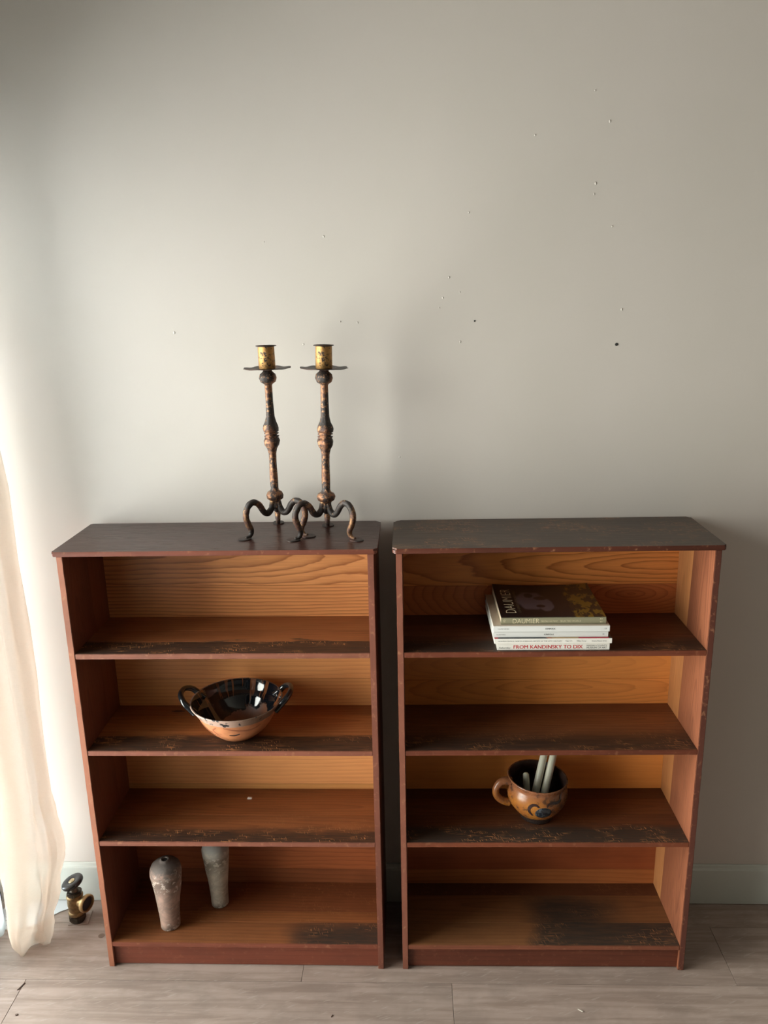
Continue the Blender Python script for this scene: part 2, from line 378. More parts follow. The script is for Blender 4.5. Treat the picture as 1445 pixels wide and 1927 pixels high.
def bookcase(kind, label, loc, rz, Wd, H, zs, TB):
    L = kind == 'L'; sd = 0 if L else 50
    t = thing('bookcase', label, 'bookcase', loc, rz, 'matching pine bookcases')
    Dp = 0.2515
    edge_l = wood('side_edge_lit_tone'+kind, (0.42, 0.155, 0.085) if L else (0.27, 0.095, 0.060), (0.17, 0.055, 0.030), 'Z', 0.2, -0.3, 40, 0.02, 1.0, 0.35, worn=0.55, seed=sd+1, rough=0.5)  # left edge: window light put into the colour of the wood
    edge_r = wood('side_edge_shade_tone'+kind, (0.24, 0.080, 0.050) if L else (0.13, 0.040, 0.026), (0.09, 0.028, 0.018), 'Z', 0.2, -0.3, 40, 0.02, 1.0, 0.35, worn=0.5, seed=sd+2, rough=0.5)  # right edge: same wood, shade put into a darker colour
    sf = wood('side_front'+kind, (0.200, 0.062, 0.034) if L else (0.30, 0.105, 0.050), (0.11, 0.032, 0.018), 'Z', 0.6, 0.05, 120, 0.06, 1.4, 0.5, seed=sd+3, rough=0.45)
    sb = wood('side_back'+kind, (0.22, 0.070, 0.034) if L else (0.52, 0.225, 0.085), (0.14, 0.042, 0.02) if L else (0.34, 0.125, 0.04), 'Z', 0.6, 0.2, 100, 0.05, 1.0, 0.4, seed=sd+4, rough=0.42)
    # sides: each of two glued boards, the joint leans a little
    def yj(z): return 0.185-0.045*(z/H)
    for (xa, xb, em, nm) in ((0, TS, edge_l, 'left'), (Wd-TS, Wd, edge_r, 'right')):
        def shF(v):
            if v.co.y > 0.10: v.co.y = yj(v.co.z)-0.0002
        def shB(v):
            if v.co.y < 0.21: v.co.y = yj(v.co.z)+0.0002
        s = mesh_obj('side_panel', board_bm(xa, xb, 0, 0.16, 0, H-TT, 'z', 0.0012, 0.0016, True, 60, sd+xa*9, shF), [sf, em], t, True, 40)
        mesh_obj('board', board_bm(xa, xb, 0.17, Dp+0.008, 0, H-TT, 'z', 0.0003, 0, False, 6, 0, shB), sb, s)
    # back boards
    if L:
        bj = [(0.02, 0.136, 'c'), (0.136, 0.4155, 'd'), (0.4155, 0.4417, 'a2'), (0.4417, 0.695, 'a'), (0.695, 0.7938, 'b2'), (0.7938, 0.980, 'b'), (0.980, 1.0853, 'e'), (1.0853, H-TT, 'f')]
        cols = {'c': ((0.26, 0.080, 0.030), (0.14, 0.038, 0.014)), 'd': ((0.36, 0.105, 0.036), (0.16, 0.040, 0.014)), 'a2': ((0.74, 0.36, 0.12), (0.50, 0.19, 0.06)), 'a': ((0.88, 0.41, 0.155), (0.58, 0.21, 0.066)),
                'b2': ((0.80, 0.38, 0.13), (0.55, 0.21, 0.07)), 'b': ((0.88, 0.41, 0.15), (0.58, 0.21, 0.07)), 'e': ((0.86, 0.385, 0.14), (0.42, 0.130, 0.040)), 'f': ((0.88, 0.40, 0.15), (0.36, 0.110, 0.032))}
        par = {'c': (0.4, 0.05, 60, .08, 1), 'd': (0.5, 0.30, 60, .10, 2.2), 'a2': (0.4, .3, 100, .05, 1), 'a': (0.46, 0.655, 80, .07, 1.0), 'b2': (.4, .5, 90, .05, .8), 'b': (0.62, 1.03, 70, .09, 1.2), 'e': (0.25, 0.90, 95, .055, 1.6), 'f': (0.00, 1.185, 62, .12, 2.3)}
        con = {'f': 0.75, 'e': 0.8, 'a': 0.35, 'b': 0.4, 'd': 0.5}
    else:
        bj = [(0.02, 0.1355, 'c'), (0.1355, 0.4155, 'd'), (0.4155, 0.695, 'a'), (0.695, 0.7869, 'b2'), (0.7869, 0.980, 'b'), (0.980, 1.0787, 'e'), (1.0787, 1.226, 'f'), (1.226, H-TT, 'g')]
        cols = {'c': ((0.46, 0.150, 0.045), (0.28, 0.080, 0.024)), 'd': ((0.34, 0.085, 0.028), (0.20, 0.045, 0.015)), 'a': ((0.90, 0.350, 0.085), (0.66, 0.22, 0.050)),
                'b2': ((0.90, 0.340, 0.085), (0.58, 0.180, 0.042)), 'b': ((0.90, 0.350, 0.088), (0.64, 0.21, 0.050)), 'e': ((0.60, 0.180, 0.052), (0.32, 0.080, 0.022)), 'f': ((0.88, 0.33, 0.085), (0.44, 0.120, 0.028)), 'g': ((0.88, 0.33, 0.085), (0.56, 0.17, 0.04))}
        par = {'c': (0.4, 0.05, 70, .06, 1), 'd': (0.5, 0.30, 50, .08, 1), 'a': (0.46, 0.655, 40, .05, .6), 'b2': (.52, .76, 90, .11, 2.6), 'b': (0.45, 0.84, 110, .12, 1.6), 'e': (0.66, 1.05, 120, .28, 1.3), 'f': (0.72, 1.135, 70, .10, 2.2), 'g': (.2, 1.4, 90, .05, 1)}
        con = {'f': 0.85, 'e': 0.6, 'b2': 0.5, 'b': 0.3, 'a': 0.15, 'd': .25}
    for i, (za, zb, key) in enumerate(bj):
        c1, c2 = cols[key]; pr = par[key]
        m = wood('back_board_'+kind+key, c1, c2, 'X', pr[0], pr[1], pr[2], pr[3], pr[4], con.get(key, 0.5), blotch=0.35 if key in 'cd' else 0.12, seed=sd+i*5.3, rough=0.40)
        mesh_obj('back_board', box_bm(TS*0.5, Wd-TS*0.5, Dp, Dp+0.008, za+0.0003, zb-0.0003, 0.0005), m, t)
    # shelves: front, middle and back board
    dk = (0.024, 0.014, 0.010)
    if L:
        spec = [
            dict(l=(0.30, 0.105, 0.036), d=(0.14, 0.042, 0.015), stain=(0.078, 0.008, 0.110), sc=1.0, rl=(0.36, 0.135, 0.045), edge=(0.25, 0.085, 0.050), jn=(0.076, 0.152)),
            dict(l=(0.36, 0.130, 0.040), d=(0.17, 0.052, 0.018), stain=(0.078, 0.010, 0.050), sc=0.9, rl=(0.36, 0.13, 0.040), edge=(0.25, 0.080, 0.046), jn=(0.100, 0.190)),
            dict(l=(0.26, 0.085, 0.027), d=(0.13, 0.040, 0.014), stain=(0.055, 0.022, 0.060), sc=1.0, rl=(0.27, 0.09, 0.028), edge=(0.24, 0.080, 0.048), jn=(0.121, 0.205)),
            dict(l=(0.26, 0.090, 0.030), d=(0.13, 0.042, 0.015), stain=None, sc=0.6, rl=(0.25, 0.078, 0.028), edge=(0.24, 0.066, 0.036), jn=(0.083, 0.126))]
        kick = wood('kick_L', (0.20, 0.052, 0.028), (0.12, 0.03, 0.017), 'X', 0.3, -0.1, 60, 0.05, 1, 0.3, worn=0.12, seed=8)
    else:
        spec = [
            dict(l=(0.13, 0.042, 0.017), d=(0.06, 0.018, 0.008), stain=(0.070, 0.018, 0.070), sc=0.55, rl=(0.13, 0.042, 0.017), edge=(0.19, 0.048, 0.022), jn=(0.103, 0.180)),
            dict(l=(0.20, 0.068, 0.024), d=(0.09, 0.028, 0.011), stain=(0.080, 0.040, 0.050), sc=0.5, rl=(0.18, 0.062, 0.024), edge=(0.16, 0.040, 0.019), jn=(0.129, 0.200)),
            dict(l=(0.14, 0.044, 0.016), d=(0.07, 0.021, 0.009), stain=(0.072, 0.016, 0.060), sc=0.8, rl=(0.11, 0.036, 0.014), edge=(0.22, 0.058, 0.025), jn=(0.124, 0.200)),
            dict(l=(0.20, 0.083, 0.031), d=(0.12, 0.044, 0.018), stain=None, sc=0.4, rl=(0.115, 0.040, 0.018), edge=(0.25, 0.078, 0.040), jn=(0.087, 0.198))]
        kick = wood('kick_R', (0.15, 0.040, 0.020), (0.08, 0.02, 0.012), 'X', 0.3, -0.1, 60, 0.05, 1, 0.4, worn=0.12, seed=9)
    for i, (z, q) in enumerate(zip(zs, spec)):
        a, b_ = q['jn']; last = i == 3
        patch = None
        if last: patch = (0.545, 0.90, -0.05, 0.085, 0.05) if L else (0.385, 0.95, -0.05, 0.205, 0.035)
        ms = []
        for j, (c, v0) in enumerate(((q['l'], 0.04), (q['l'], 0.13), (q['rl'], 0.22))):
            cc = tuple(x*(1.0, 1.12, 0.95)[j] for x in c)
            pt = patch
            if last and not L and j == 0: pt = (0.385, 0.95, -0.05, 0.30, 0.035)
            if last and not L and j == 1: pt = (0.385, 0.62, -0.05, 0.205, 0.06)
            if last and not L and j == 2: pt = None
            if last and L and j > 0: pt = None
            ms.append(wood('shelf_%s%d%d' % (kind, i, j), cc, q['d'], 'XY', 0.3+0.2*j, v0+0.03, 80, 0.06, 1.3, 0.45, blotch=0.35, stain=q['stain'], patch=pt,
                           scratch=q['sc']*(1 if j == 0 else 0.5), seed=sd+i*11.7+j*3.3, rough=0.42 if j else 0.5, stain_col=(0.030, 0.023, 0.018) if (last or (not L and i == 2)) else dk))
        em = wood('shelf_edge_%s%d' % (kind, i), q['edge'], tuple(x*0.5 for x in q['edge']), 'X', 0.2, z+0.3, 120, 0.05, 1, 0.3, worn=0.32 if L else 0.22, seed=sd+i*2.2, rough=0.5)
        s = mesh_obj('shelf', board_bm(TS, Wd-TS, 0.0006, a-0.0002, z-TH, z, 'x', 0.0011, 0.0012, True, 70, sd+i*3.1), [ms[0], em], t, True, 40)
        mesh_obj('board', box_bm(TS, Wd-TS, a+0.0002, b_-0.0002, z-TH, z, 0.0003), ms[1], s)
        mesh_obj('board', box_bm(TS, Wd-TS, b_+0.0002, Dp, z-TH, z, 0.0003), ms[2], s)
    mesh_obj('kick_board', board_bm(TS, Wd-TS, 0.011, 0.028, 0.002, zs[3]-TH, 'x', 0.0008, 0.0004, False, 20, 5), kick, t, True, 40)
    # top
    oh, of = 0.0088, 0.0045
    if L:
        tm = wood('top_L', (0.046, 0.016, 0.011), (0.024, 0.009, 0.007), 'XY', 0.3, 0.5, 60, 0.04, 1, 0.3, blotch=0.3, seed=60, rough=0.30, worn=0.04)
        te = wood('top_edge_L', (0.20, 0.062, 0.038), (0.09, 0.027, 0.018), 'X', 0.3, 0.5, 60, 0.04, 1, 0.3, seed=61, rough=0.36, worn=0.35)
        rad = (0.004, 0.010, 0.014, 0.004)
    else:
        tm = wood('top_R', (0.050, 0.030, 0.017), (0.026, 0.015, 0.010), 'XY', 0.3, 0.5, 60, 0.04, 1, 0.3, blotch=0.35, seed=70, rough=0.40, scratch=0.45, worn=0.10)
        te = wood('top_edge_R', (0.115, 0.032, 0.018), (0.045, 0.014, 0.009), 'X', 0.3, 0.5, 60, 0.04, 1, 0.3, seed=71, rough=0.42, worn=0.55)
        rad = (0.012, 0.006, 0.010, 0.020)
    yb = -loc[1]+TB
    split = yb-0.080
    b = slab_bm(-oh, Wd+oh, -of, yb, H-TT, H, rad, 0.0042)
    bmesh.ops.bisect_plane(b, geom=b.verts[:]+b.edges[:]+b.faces[:], plane_co=(0, split, 0), plane_no=(0, 1, 0))
    b.normal_update(); bmesh.ops.recalc_face_normals(b, faces=b.faces[:])
    for f in b.faces:
        if f.calc_center_median().y < 0.004 and f.normal.z < 0.93: f.material_index = 1
        elif f.normal.z < 0.6: f.material_index = 1
    mesh_obj('top', b, [tm, te], t, True, 60)
    return t

LL = (-0.8995, -0.275, 0); RL = (-0.043, -0.2758, 0)
ZL = [0.9905, 0.7071, 0.4244, 0.0859]; ZR = [0.9908, 0.7074, 0.4240, 0.0843]
bookcase('L', 'red-brown pine bookcase nearer the curtain, two iron candlesticks on its top', LL, -0.0024, 0.8019, 1.2709, ZL, -0.0161)
bookcase('R', 'darker worn pine bookcase on the right, with a stack of books on its upper shelf', RL, 0.0059, 0.80, 1.2710, ZR, -0.0141)

kb = lathe_bm([(0, 0), (1, 0), (1, .0003), (0, .0003)], 16)
for v in kb.verts: v.co.x *= .020*(1+0.5*mn.noise(v.co*3)); v.co.y *= .0045*(1+0.9*mn.noise(v.co*5+Vector((3, 1, 0))))
lb = bpy.data.objects['bookcase']
ko = mesh_obj('knot', kb, flat('dark_knot', (0.035, 0.015, 0.010), 0.5), lb); ko.location = (0.2022, 0.2162, 0.7072)

# ---------------------------------------------------------------- candlesticks
def gilt(name, gold, amt):
    n = NT(name)
    a = n.noise(n.oc, 105.0, 6.0, 0.75); b = n.noise(n.oc, 260.0, 3.0, 0.6); c_ = n.noise(n.oc, 22.0, 2.0, 0.5)
    m = n.ss(n.add(n.mul(a, 0.6), n.add(n.mul(b, 0.2), n.mul(c_, 0.35))), 0.62-amt, 0.66-amt*0.8)
    col = n.mix(m, (0.030, 0.022, 0.019), gold)
    col = n.mix(n.mul(n.ss(c_, 0.45, 0.65), 0.55), col, (0.16, 0.065, 0.045))
    n.bump(n.add(n.mul(a, 1.0), n.mul(b, 0.3)), 0.7, 0.0022)
    return n.fin(col, n.add(0.34, n.mul(b, 0.25)), n.add(0.25, n.mul(m, 0.65)), 0.5)
G_stem = gilt('patinated_gilt_iron', (0.42, 0.22, 0.115), 0.038)
G_leg = gilt('patinated_gilt_leg', (0.46, 0.28, 0.13), 0.005)
G_cup = gilt('gilt_cup', (0.50, 0.28, 0.10), 0.12)
G_dark = gilt('blackened_iron', (0.20, 0.14, 0.09), -0.06)

def candlestick(label, x, y, angs, tilt, H, seed):
    t = thing('candlestick', label, 'candlestick', (x, y, 1.2709), 0, 'pair of gilt iron candlesticks')
    prof = [(0, .066), (.011, .068), (.0125, .076), (.011, .084), (.012, .090), (.0185, .095), (.0205, .104), (.0175, .112), (.0105, .117), (.0090, .122), (.0095, .150), (.0085, .19), (.0090, .215),
            (.0115, .228), (.0165, .238), (.0180, .249), (.0160, .256), (.0125, .257), (.0168, .2592), (.0172, .2615), (.0125, .2635), (.0125, .265), (.0168, .2670), (.0170, .2690), (.0128, .2705),
            (.0175, .273), (.0185, .281), (.0165, .289), (.0125, .298), (.0098, .312), (.0085, .35), (.0082, .391), (.0095, .394), (.0165, .399), (.0200, .409), (.0180, .419), (.0110, .4255), (.0095, .430), (0, .430)]
    b = lathe_bm([(r*1.13, z) for r, z in prof], 28, wob=0.13, seed=seed)
    s = mesh_obj('shaft', b, G_stem, t, True)
    # drip pan: scalloped hammered disc
    b = bmesh.new(); ringt = []; ringb = []
    segs = 48; rr = [0.002, 0.02, 0.040, 0.056, 0.0605]
    for lay, zz in ((0, 0.4300), (1, 0.4312)):
        R_ = []
        for k, r in enumerate(rr):
            ring = []
            for i in range(segs):
                a = 2*PI*i/segs; q = r
                if k >= 3: q *= 1+0.035*math.cos(8*a+seed)+0.02*mn.noise(Vector((math.cos(a)*2, math.sin(a)*2, seed)))
                z = zz+(0.0 if k < 1 else (r/0.06)**2*0.0035)+(0.0011*math.cos(8*a+seed) if k >= 3 else 0)
                ring.append(b.verts.new((q*math.cos(a), q*math.sin(a), z)))
            R_.append(ring)
        for A, B in zip(R_, R_[1:]):
            for i in range(segs): b.faces.new((A[i], A[(i+1) % segs], B[(i+1) % segs], B[i]))
        (ringt if lay else ringb).extend(R_)
    for i in range(segs):
        b.faces.new((ringb[-1][i], ringb[-1][(i+1) % segs], ringt[-1][(i+1) % segs], ringt[-1][i]))
        b.faces.new((ringb[0][i], ringb[0][(i+1) % segs], ringt[0][(i+1) % segs], ringt[0][i]))
    pan = mesh_obj('drip_pan', b, G_dark, t, True)
    cup = mesh_obj('candle_cup', lathe_bm([(0, .4325), (.0205, .4325), (.0212, .434), (.0210, .46), (.0206, .4885), (.0195, .4885), (.0195, .437), (0, .437)], 36, wob=0.02, seed=seed), G_cup, t, True, 50)
    mesh_obj('cup_rim', lathe_bm([(.0196, .4870), (.0245, .4880), (.0262, .4892), (.0255, .4905), (.0200, .4900)], 22, wob=0.05, seed=seed+3), G_dark, cup, True)
    for p in (s, pan, cup): p.rotation_euler = (tilt[1], tilt[0], 0)
    prof = [(.004, .094), (.0085, .084), (.013, .070), (.024, .0585), (.036, .0640), (.047, .082), (.061, .0935), (.076, .090), (.086, .074), (.0885, .058), (.083, .038), (.0765, .024), (.0765, .012), (.084, .0045), (.093, .003)]
    for k, (a, sc) in enumerate(angs):
        ca, sa = math.cos(math.radians(a)), math.sin(math.radians(a))
        pts = [Vector((r*sc*ca, r*sc*sa, z)) for r, z in prof]
        P = crom(pts, 5); N = len(P)
        rad = [0.0082 if i < N*0.72 else max(0.0030, 0.0082-(i-N*0.72)/(N*0.28)*0.0042) for i in range(N)]
        lg = mesh_obj('leg', tube_bm(P, rad, 16, 0.13, seed+k), G_leg, t, True)
        c = pts[-1]; fr = 0.0172
        b = bmesh.new(); n = 18; top = []; bot = []
        for i in range(n):
            q = 2*PI*i/n; r = fr*(1+0.10*mn.noise(Vector((math.cos(q)*1.5, math.sin(q)*1.5, seed+k))))
            dx, dy = r*1.12*math.cos(q), r*0.95*math.sin(q)
            X, Y = c.x+0.004*ca+dx*ca-dy*sa, c.y+0.004*sa+dx*sa+dy*ca
            bot.append(b.verts.new((X, Y, 0.0))); top.append(b.verts.new((X-0.0005*ca, Y-0.0005*sa, 0.0028+0.0008*mn.noise(Vector((q, seed, 1))))))
        b.faces.new(top); b.faces.new(list(reversed(bot)))
        for i in range(n): b.faces.new((bot[i], bot[(i+1) % n], top[(i+1) % n], top[i]))
        bmesh.ops.bevel(b, geom=[e for e in b.edges if e.verts[0].co.z > 0.002 and e.verts[1].co.z > 0.002], offset=0.0008, segments=2, affect='EDGES')
        mesh_obj('foot', b, G_dark, lg, True, 40)
    return t
candlestick('gilt iron candlestick on three serpent legs, the left one of the pair', -0.3615, -0.126, [(218, 1.0), (337, 1.0), (97, 1.0)], (-0.005, 0.0), 0.49, 2.0)
candlestick('gilt iron candlestick on three serpent legs, nearer the bookcase end', -0.2265, -0.150, [(211, 0.98), (327, 1.0), (94, 0.92)], (0.022, 0.0), 0.49, 8.0)

# ---------------------------------------------------------------- pottery bowl
BX, BY, BZ = -0.491, -0.180, 0.7071
def prof_r(prof, z):
    for (r1, z1), (r2, z2) in zip(prof, prof[1:]):
        if z1 <= z <= z2: return r1+(r2-r1)*(z-z1)/(z2-z1+1e-9)
    return prof[-1][0]
bo = [(0, .0006), (.045, .0006), (.054, .0035), (.064, .012), (.080, .027), (.093, .044), (.102, .060), (.107, .072), (.1095, .078), (.114, .084), (.120, .094), (.1245, .101)]
n = NT('terracotta_bowl')
nz = n.noise(n.oc, 16, 4, 0.6); fz = n.noise(n.oc, 120, 3, 0.6)
ang = n.ma('ARCTAN2', n.y, n.x)
band = n.ss(n.add(n.z, n.mul(n.sub(nz, 0.5), 0.012)), 0.077, 0.0795)
c = n.mix(n.ss(nz, 0.35, 0.7), (0.52, 0.205, 0.085), (0.38, 0.135, 0.053))
c = n.mix(n.mul(n.ss(n.noise(n.vec(n.mul(ang, 1.4), 0.0, n.mul(n.z, 26)), 1.0, 3, 0.6), 0.56, 0.60), 0.6), c, (0.36, 0.13, 0.06))
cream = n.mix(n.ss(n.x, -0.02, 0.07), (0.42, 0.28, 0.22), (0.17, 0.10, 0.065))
c = n.mix(band, c, cream)
c = n.mix(n.mul(band, n.ss(n.noise(n.oc, 55, 2, 0.5), 0.60, 0.64)), c, (0.02, 0.018, 0.02))
n.bump(fz, 0.15, 0.0008); M_clay = n.fin(c, n.add(0.36, n.mul(nz, 0.25)), 0, 0.5)
n = NT('black_drip_glaze')
ang = n.ma('ARCTAN2', n.y, n.x)
st = n.noise(n.vec(n.mul(ang, 6.5), 3.0, n.mul(n.z, 5.0)), 1.0, 3, 0.55)
fr = n.ss(n.noise(n.vec(n.mul(ang, 9.0), 9.0, 0.0), 1.0, 2, 0.5), 0.3, 0.7)
low = n.add(0.050, n.mul(fr, 0.035))
dz = n.sub(n.z, low)
drip = n.mul(n.ss(st, 0.545, 0.565), n.ss(dz, -0.006, 0.002))
drip = n.mul(drip, n.ss(n.y, -0.04, 0.02))
wn = n.noise(n.oc, 22, 3, 0.6)
rb = n.ma('SQRT', n.add(n.ma('POWER', n.sub(n.x, 0.012), 2.0), n.ma('POWER', n.sub(n.y, 0.018), 2.0)))
botm = n.ss(n.add(rb, n.mul(n.sub(wn, 0.5), 0.05)), 0.068, 0.062)
bare = n.ma('MAXIMUM', drip, botm)
c = n.mix(bare, n.mix(n.ss(wn, 0.4, 0.7), (0.006, 0.008, 0.012), (0.012, 0.018, 0.022)), n.mix(n.ss(wn, 0.3, 0.7), (0.24, 0.085, 0.032), (0.14, 0.048, 0.020)))
n.bump(wn, 0.12, 0.0016); M_glaze = n.fin(c, n.add(0.07, n.mul(botm, 0.35)), 0, 0.8)
M_black = flat('black_glaze', (0.010, 0.011, 0.013), 0.12, 0, 0.8)
t = thing('bowl', 'two-handled terracotta bowl glazed black inside, on the second shelf', 'bowl', (BX, BY, BZ))
ob = bo+[(.1262, .1035), (.1250, .1055), (.1215, .1040)]
bowl = mesh_obj('body', lathe_bm(ob, 72, wob=0.012, seed=3), M_clay, t, True)
mesh_obj('inner_glaze', lathe_bm([(.1222, .1048), (.1185, .1000), (.1130, .0880), (.1080, .0770), (.1060, .0745), (.1035, .0735), (.0960, .0600), (.0850, .0420), (.0700, .0240), (.0550, .0130), (.0380, .0080), (0, .0070)], 72, wob=0.012, seed=3), M_glaze, t, True)
b = tube_bm([Vector((.1225*math.cos(a), .1225*math.sin(a), .1052)) for a in [math.radians(205+i*4-180*0) for i in range(0, 0)]] or [Vector((0, 0, 0)), Vector((0, 0, 1e-4))], 0.001, 6) if False else None
def handle(a0, half, out, up, r=0.0074):
    ca = math.radians(a0)
    def P(da, rr, z): a = ca+math.radians(da); return Vector((rr*math.cos(a), rr*math.sin(a), z))
    pts = [P(-half-3, .113, .082), P(-half, .123, .092), P(-half*0.80, .123+out*0.62, .099+up*0.55), P(-half*0.40, .123+out*0.97, .101+up*0.97), P(0, .123+out*1.04, .102+up*1.02), P(half*0.40, .123+out*0.97, .101+up*0.97), P(half*0.80, .123+out*0.62, .099+up*0.55), P(half, .123, .092), P(half+3, .113, .082)]
    Q = crom(pts, 6); N = len(Q)
    return tube_bm(Q, [r*(1.35-0.35*math.sin(PI*i/(N-1))) for i in range(N)], 16, 0.05, a0)
mesh_obj('handle', handle(178, 21, .028, .022), M_black, t, True)
mesh_obj('handle', handle(10, 21, .026, .020), M_black, t, True)

def ribbon(name, prof, pts, width, mat, parent, lift=0.0004, seed=0, wv=None):
    """a painted stroke laid on a lathe surface; pts = (angle deg, z)"""
    P = crom([Vector((math.radians(a), z, 0)) for a, z in pts], 6); bm = bmesh.new(); prev = None; N = len(P)
    for i, p in enumerate(P):
        q = P[min(i+1, N-1)]-P[max(i-1, 0)]
        r0_ = prof_r(prof, p.y); d = Vector((q.x*r0_, q.y)).normalized(); nn = Vector((-d.y, d.x))
        w = width*(0.35+0.65*math.sin(PI*min(1, (i+1)/(N+1))))*(1+0.25*mn.noise(Vector((i*0.6, seed, 0))))
        row = []
        for s_ in (-1, 0, 1):
            a = p.x+nn.x*w*s_/r0_; z = p.y+nn.y*w*s_; r = prof_r(prof, z)+(lift if s_ else lift*1.8)
            row.append(bm.verts.new((r*math.cos(a), r*math.sin(a), z)))
        if prev:
            for k in range(2): bm.faces.new((prev[k], prev[k+1], row[k+1], row[k]))
        prev = row
    return mesh_obj(name, bm, mat, parent, True)
M_stroke = flat('brown_slip', (0.30, 0.10, 0.045), 0.35); M_spot = flat('black_slip', (0.03, 0.02, 0.018), 0.3)
bo_s = bo[1:]
for pts, w, m in (([(250, .072), (243, .060), (246, .048), (250, .040)], .0035, M_stroke), ([(215, .070), (222, .056), (232, .046), (238, .050)], .006, M_stroke), ([(222, .040), (232, .034), (240, .036)], .0022, M_spot),
                  ([(262, .074), (275, .067), (290, .060), (305, .060), (318, .066)], .003, M_stroke), ([(268, .046), (276, .045), (282, .048), (285, .050)], .0026, M_spot), ([(205, .060), (212, .050), (216, .040)], .002, M_stroke)):
    ribbon('painted_stroke', bo_s, pts, w, m, t)

# ---------------------------------------------------------------- two clay vases
def vase_mat(name, a, b_, c_, top):
    n = NT(name)
    n1 = n.noise(n.vec(n.mul(n.x, 30), n.mul(n.y, 30), n.mul(n.z, 42)), 1, 5, 0.7, 0.5); n2 = n.noise(n.oc, 60, 4, 0.7); n3 = n.noise(n.vec(n.mul(n.x, 8), n.mul(n.y, 8), n.mul(n.z, 14)), 1, 2, 0.5)
    c = n.mix(n.ss(n1, 0.35, 0.62), a, b_)
    c = n.mix(n.ss(n3, 0.46, 0.6), c, tuple(0.62*q for q in b_))
    c = n.mix(n.mul(n.ss(n.mul(n2, n.add(n3, 0.5)), 0.56, 0.64), 0.8), c, c_)
    c = n.mix(n.mul(n.ss(n.add(n.z, n.mul(n.sub(n1, 0.5), 0.10)), 0.182, 0.212), 0.85), c, top)
    n.bump(n.add(n1, n2), 0.5, 0.0016); return n.fin(c, 0.85, 0, 0.25)
V1 = vase_mat('buff_pink_clay', (0.42, 0.27, 0.215), (0.28, 0.20, 0.165), (0.60, 0.50, 0.43), (0.13, 0.116, 0.108))
V2 = vase_mat('grey_clay', (0.50, 0.45, 0.37), (0.37, 0.34, 0.285), (0.58, 0.54, 0.46), (0.34, 0.34, 0.325))
def vase(label, x, y, s, mat, seed, lean):
    t = thing('vase', label, 'vase', (x, y, 0.0862), 0, 'old clay vases on the bottom shelf')
    pr = [(0, .0), (.0255, .0), (.0285, .003), (.0292, .012), (.0290, .030), (.0305, .060), (.0345, .095), (.0385, .130), (.0425, .162), (.0450, .182), (.0448, .196), (.0405, .208), (.0320, .217), (.0200, .2235), (.0135, .2255), (.0130, .2275), (.0110, .2290), (.0088, .2285), (.0075, .2250), (.0085, .215), (0, .205)]
    b = lathe_bm([(r*s, z) for r, z in pr], 48, wob=0.05, seed=seed)
    for v in b.verts: v.co.x += lean*v.co.z
    o = mesh_obj('body', b, mat, t, True)
    b = lathe_bm([(0.0001, .2262), (.0074*s, .2262), (.0074*s, .2240), (0.0001, .2240)], 20)
    for v in b.verts: v.co.x += lean*v.co.z
    mesh_obj('mouth', b, M_dark, t)
vase('pinkish buff clay vase with a dark shoulder and broken mouth, at the shelf front', -0.731, -0.207, 1.0, V1, 1.5, 0.01)
vase('grey clay vase standing further back, its mouth hidden by the shelf above', -0.603, -0.118, 0.90, V2, 6.5, -0.01)

# ---------------------------------------------------------------- handled jug with candles
JX, JY, JZ = 0.3455, -0.152, 0.4242
jp = [(0, 0), (.043, 0), (.0465, .003), (.0475, .010), (.052, .018), (.066, .034), (.078, .052), (.0845, .070), (.0858, .085), (.0830, .098), (.0785, .107), (.0775, .111), (.0800, .117), (.0835, .124)]
n = NT('ochre_glazed_jug')
nz = n.noise(n.oc, 14, 4, 0.6); f2 = n.noise(n.oc, 60, 4, 0.7)
c = n.mix(n.ss(nz, 0.35, 0.68), (0.36, 0.135, 0.022), (0.28, 0.092, 0.026))
c = n.mix(n.mul(n.ss(n.z, 0.085, 0.115), 0.75), c, (0.25, 0.10, 0.055))
c = n.mix(n.mul(n.ss(n.mul(f2, n.add(nz, 0.5)), 0.54, 0.66), 0.75), c, (0.045, 0.025, 0.018))
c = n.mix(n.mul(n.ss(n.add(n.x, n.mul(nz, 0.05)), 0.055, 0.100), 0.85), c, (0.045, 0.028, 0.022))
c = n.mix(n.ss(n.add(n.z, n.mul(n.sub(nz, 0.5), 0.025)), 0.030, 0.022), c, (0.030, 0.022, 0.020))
n.bump(f2, 0.25, 0.001); M_jug = n.fin(c, n.add(0.18, n.mul(f2, 0.2)), 0, 0.6)
n = NT('jug_inside'); f2 = n.noise(n.oc, 40, 4, 0.7)
c = n.mix(n.ss(f2, 0.45, 0.7), (0.035, 0.018, 0.014), (0.09, 0.05, 0.038)); n.bump(f2, 0.4, 0.001); M_jin = n.fin(c, 0.35, 0, 0.5)
t = thing('jug', 'round ochre-glazed earthenware jug with one handle, holding pale candles', 'jug', (JX, JY, JZ))
def tiltz(b):
    for v in b.verts:
        if v.co.z > 0.09: v.co.z -= v.co.x*0.06*(v.co.z-0.09)/0.035
    return b
mesh_obj('body', tiltz(lathe_bm(jp+[(.0848, .1262), (.0835, .1282), (.0805, .1275)], 64, wob=0.012, seed=5)), M_jug, t, True)
mesh_obj('inner_wall', tiltz(lathe_bm([(.0812, .1276), (.0775, .120), (.0745, .110), (.0785, .098), (.0810, .085), (.0795, .070), (.073, .052), (.060, .034), (.045, .016), (0, .009)], 64, wob=0.012, seed=5)), M_jin, t, True)
H_ = [(-.0770, .118), (-.092, .121), (-.108, .116), (-.119, .100), (-.119, .080), (-.108, .064), (-.093, .055), (-.080, .052)]
ha = math.radians(8)
P = crom([Vector((x*math.cos(ha), x*math.sin(ha), z)) for x, z in H_], 6); N = len(P)
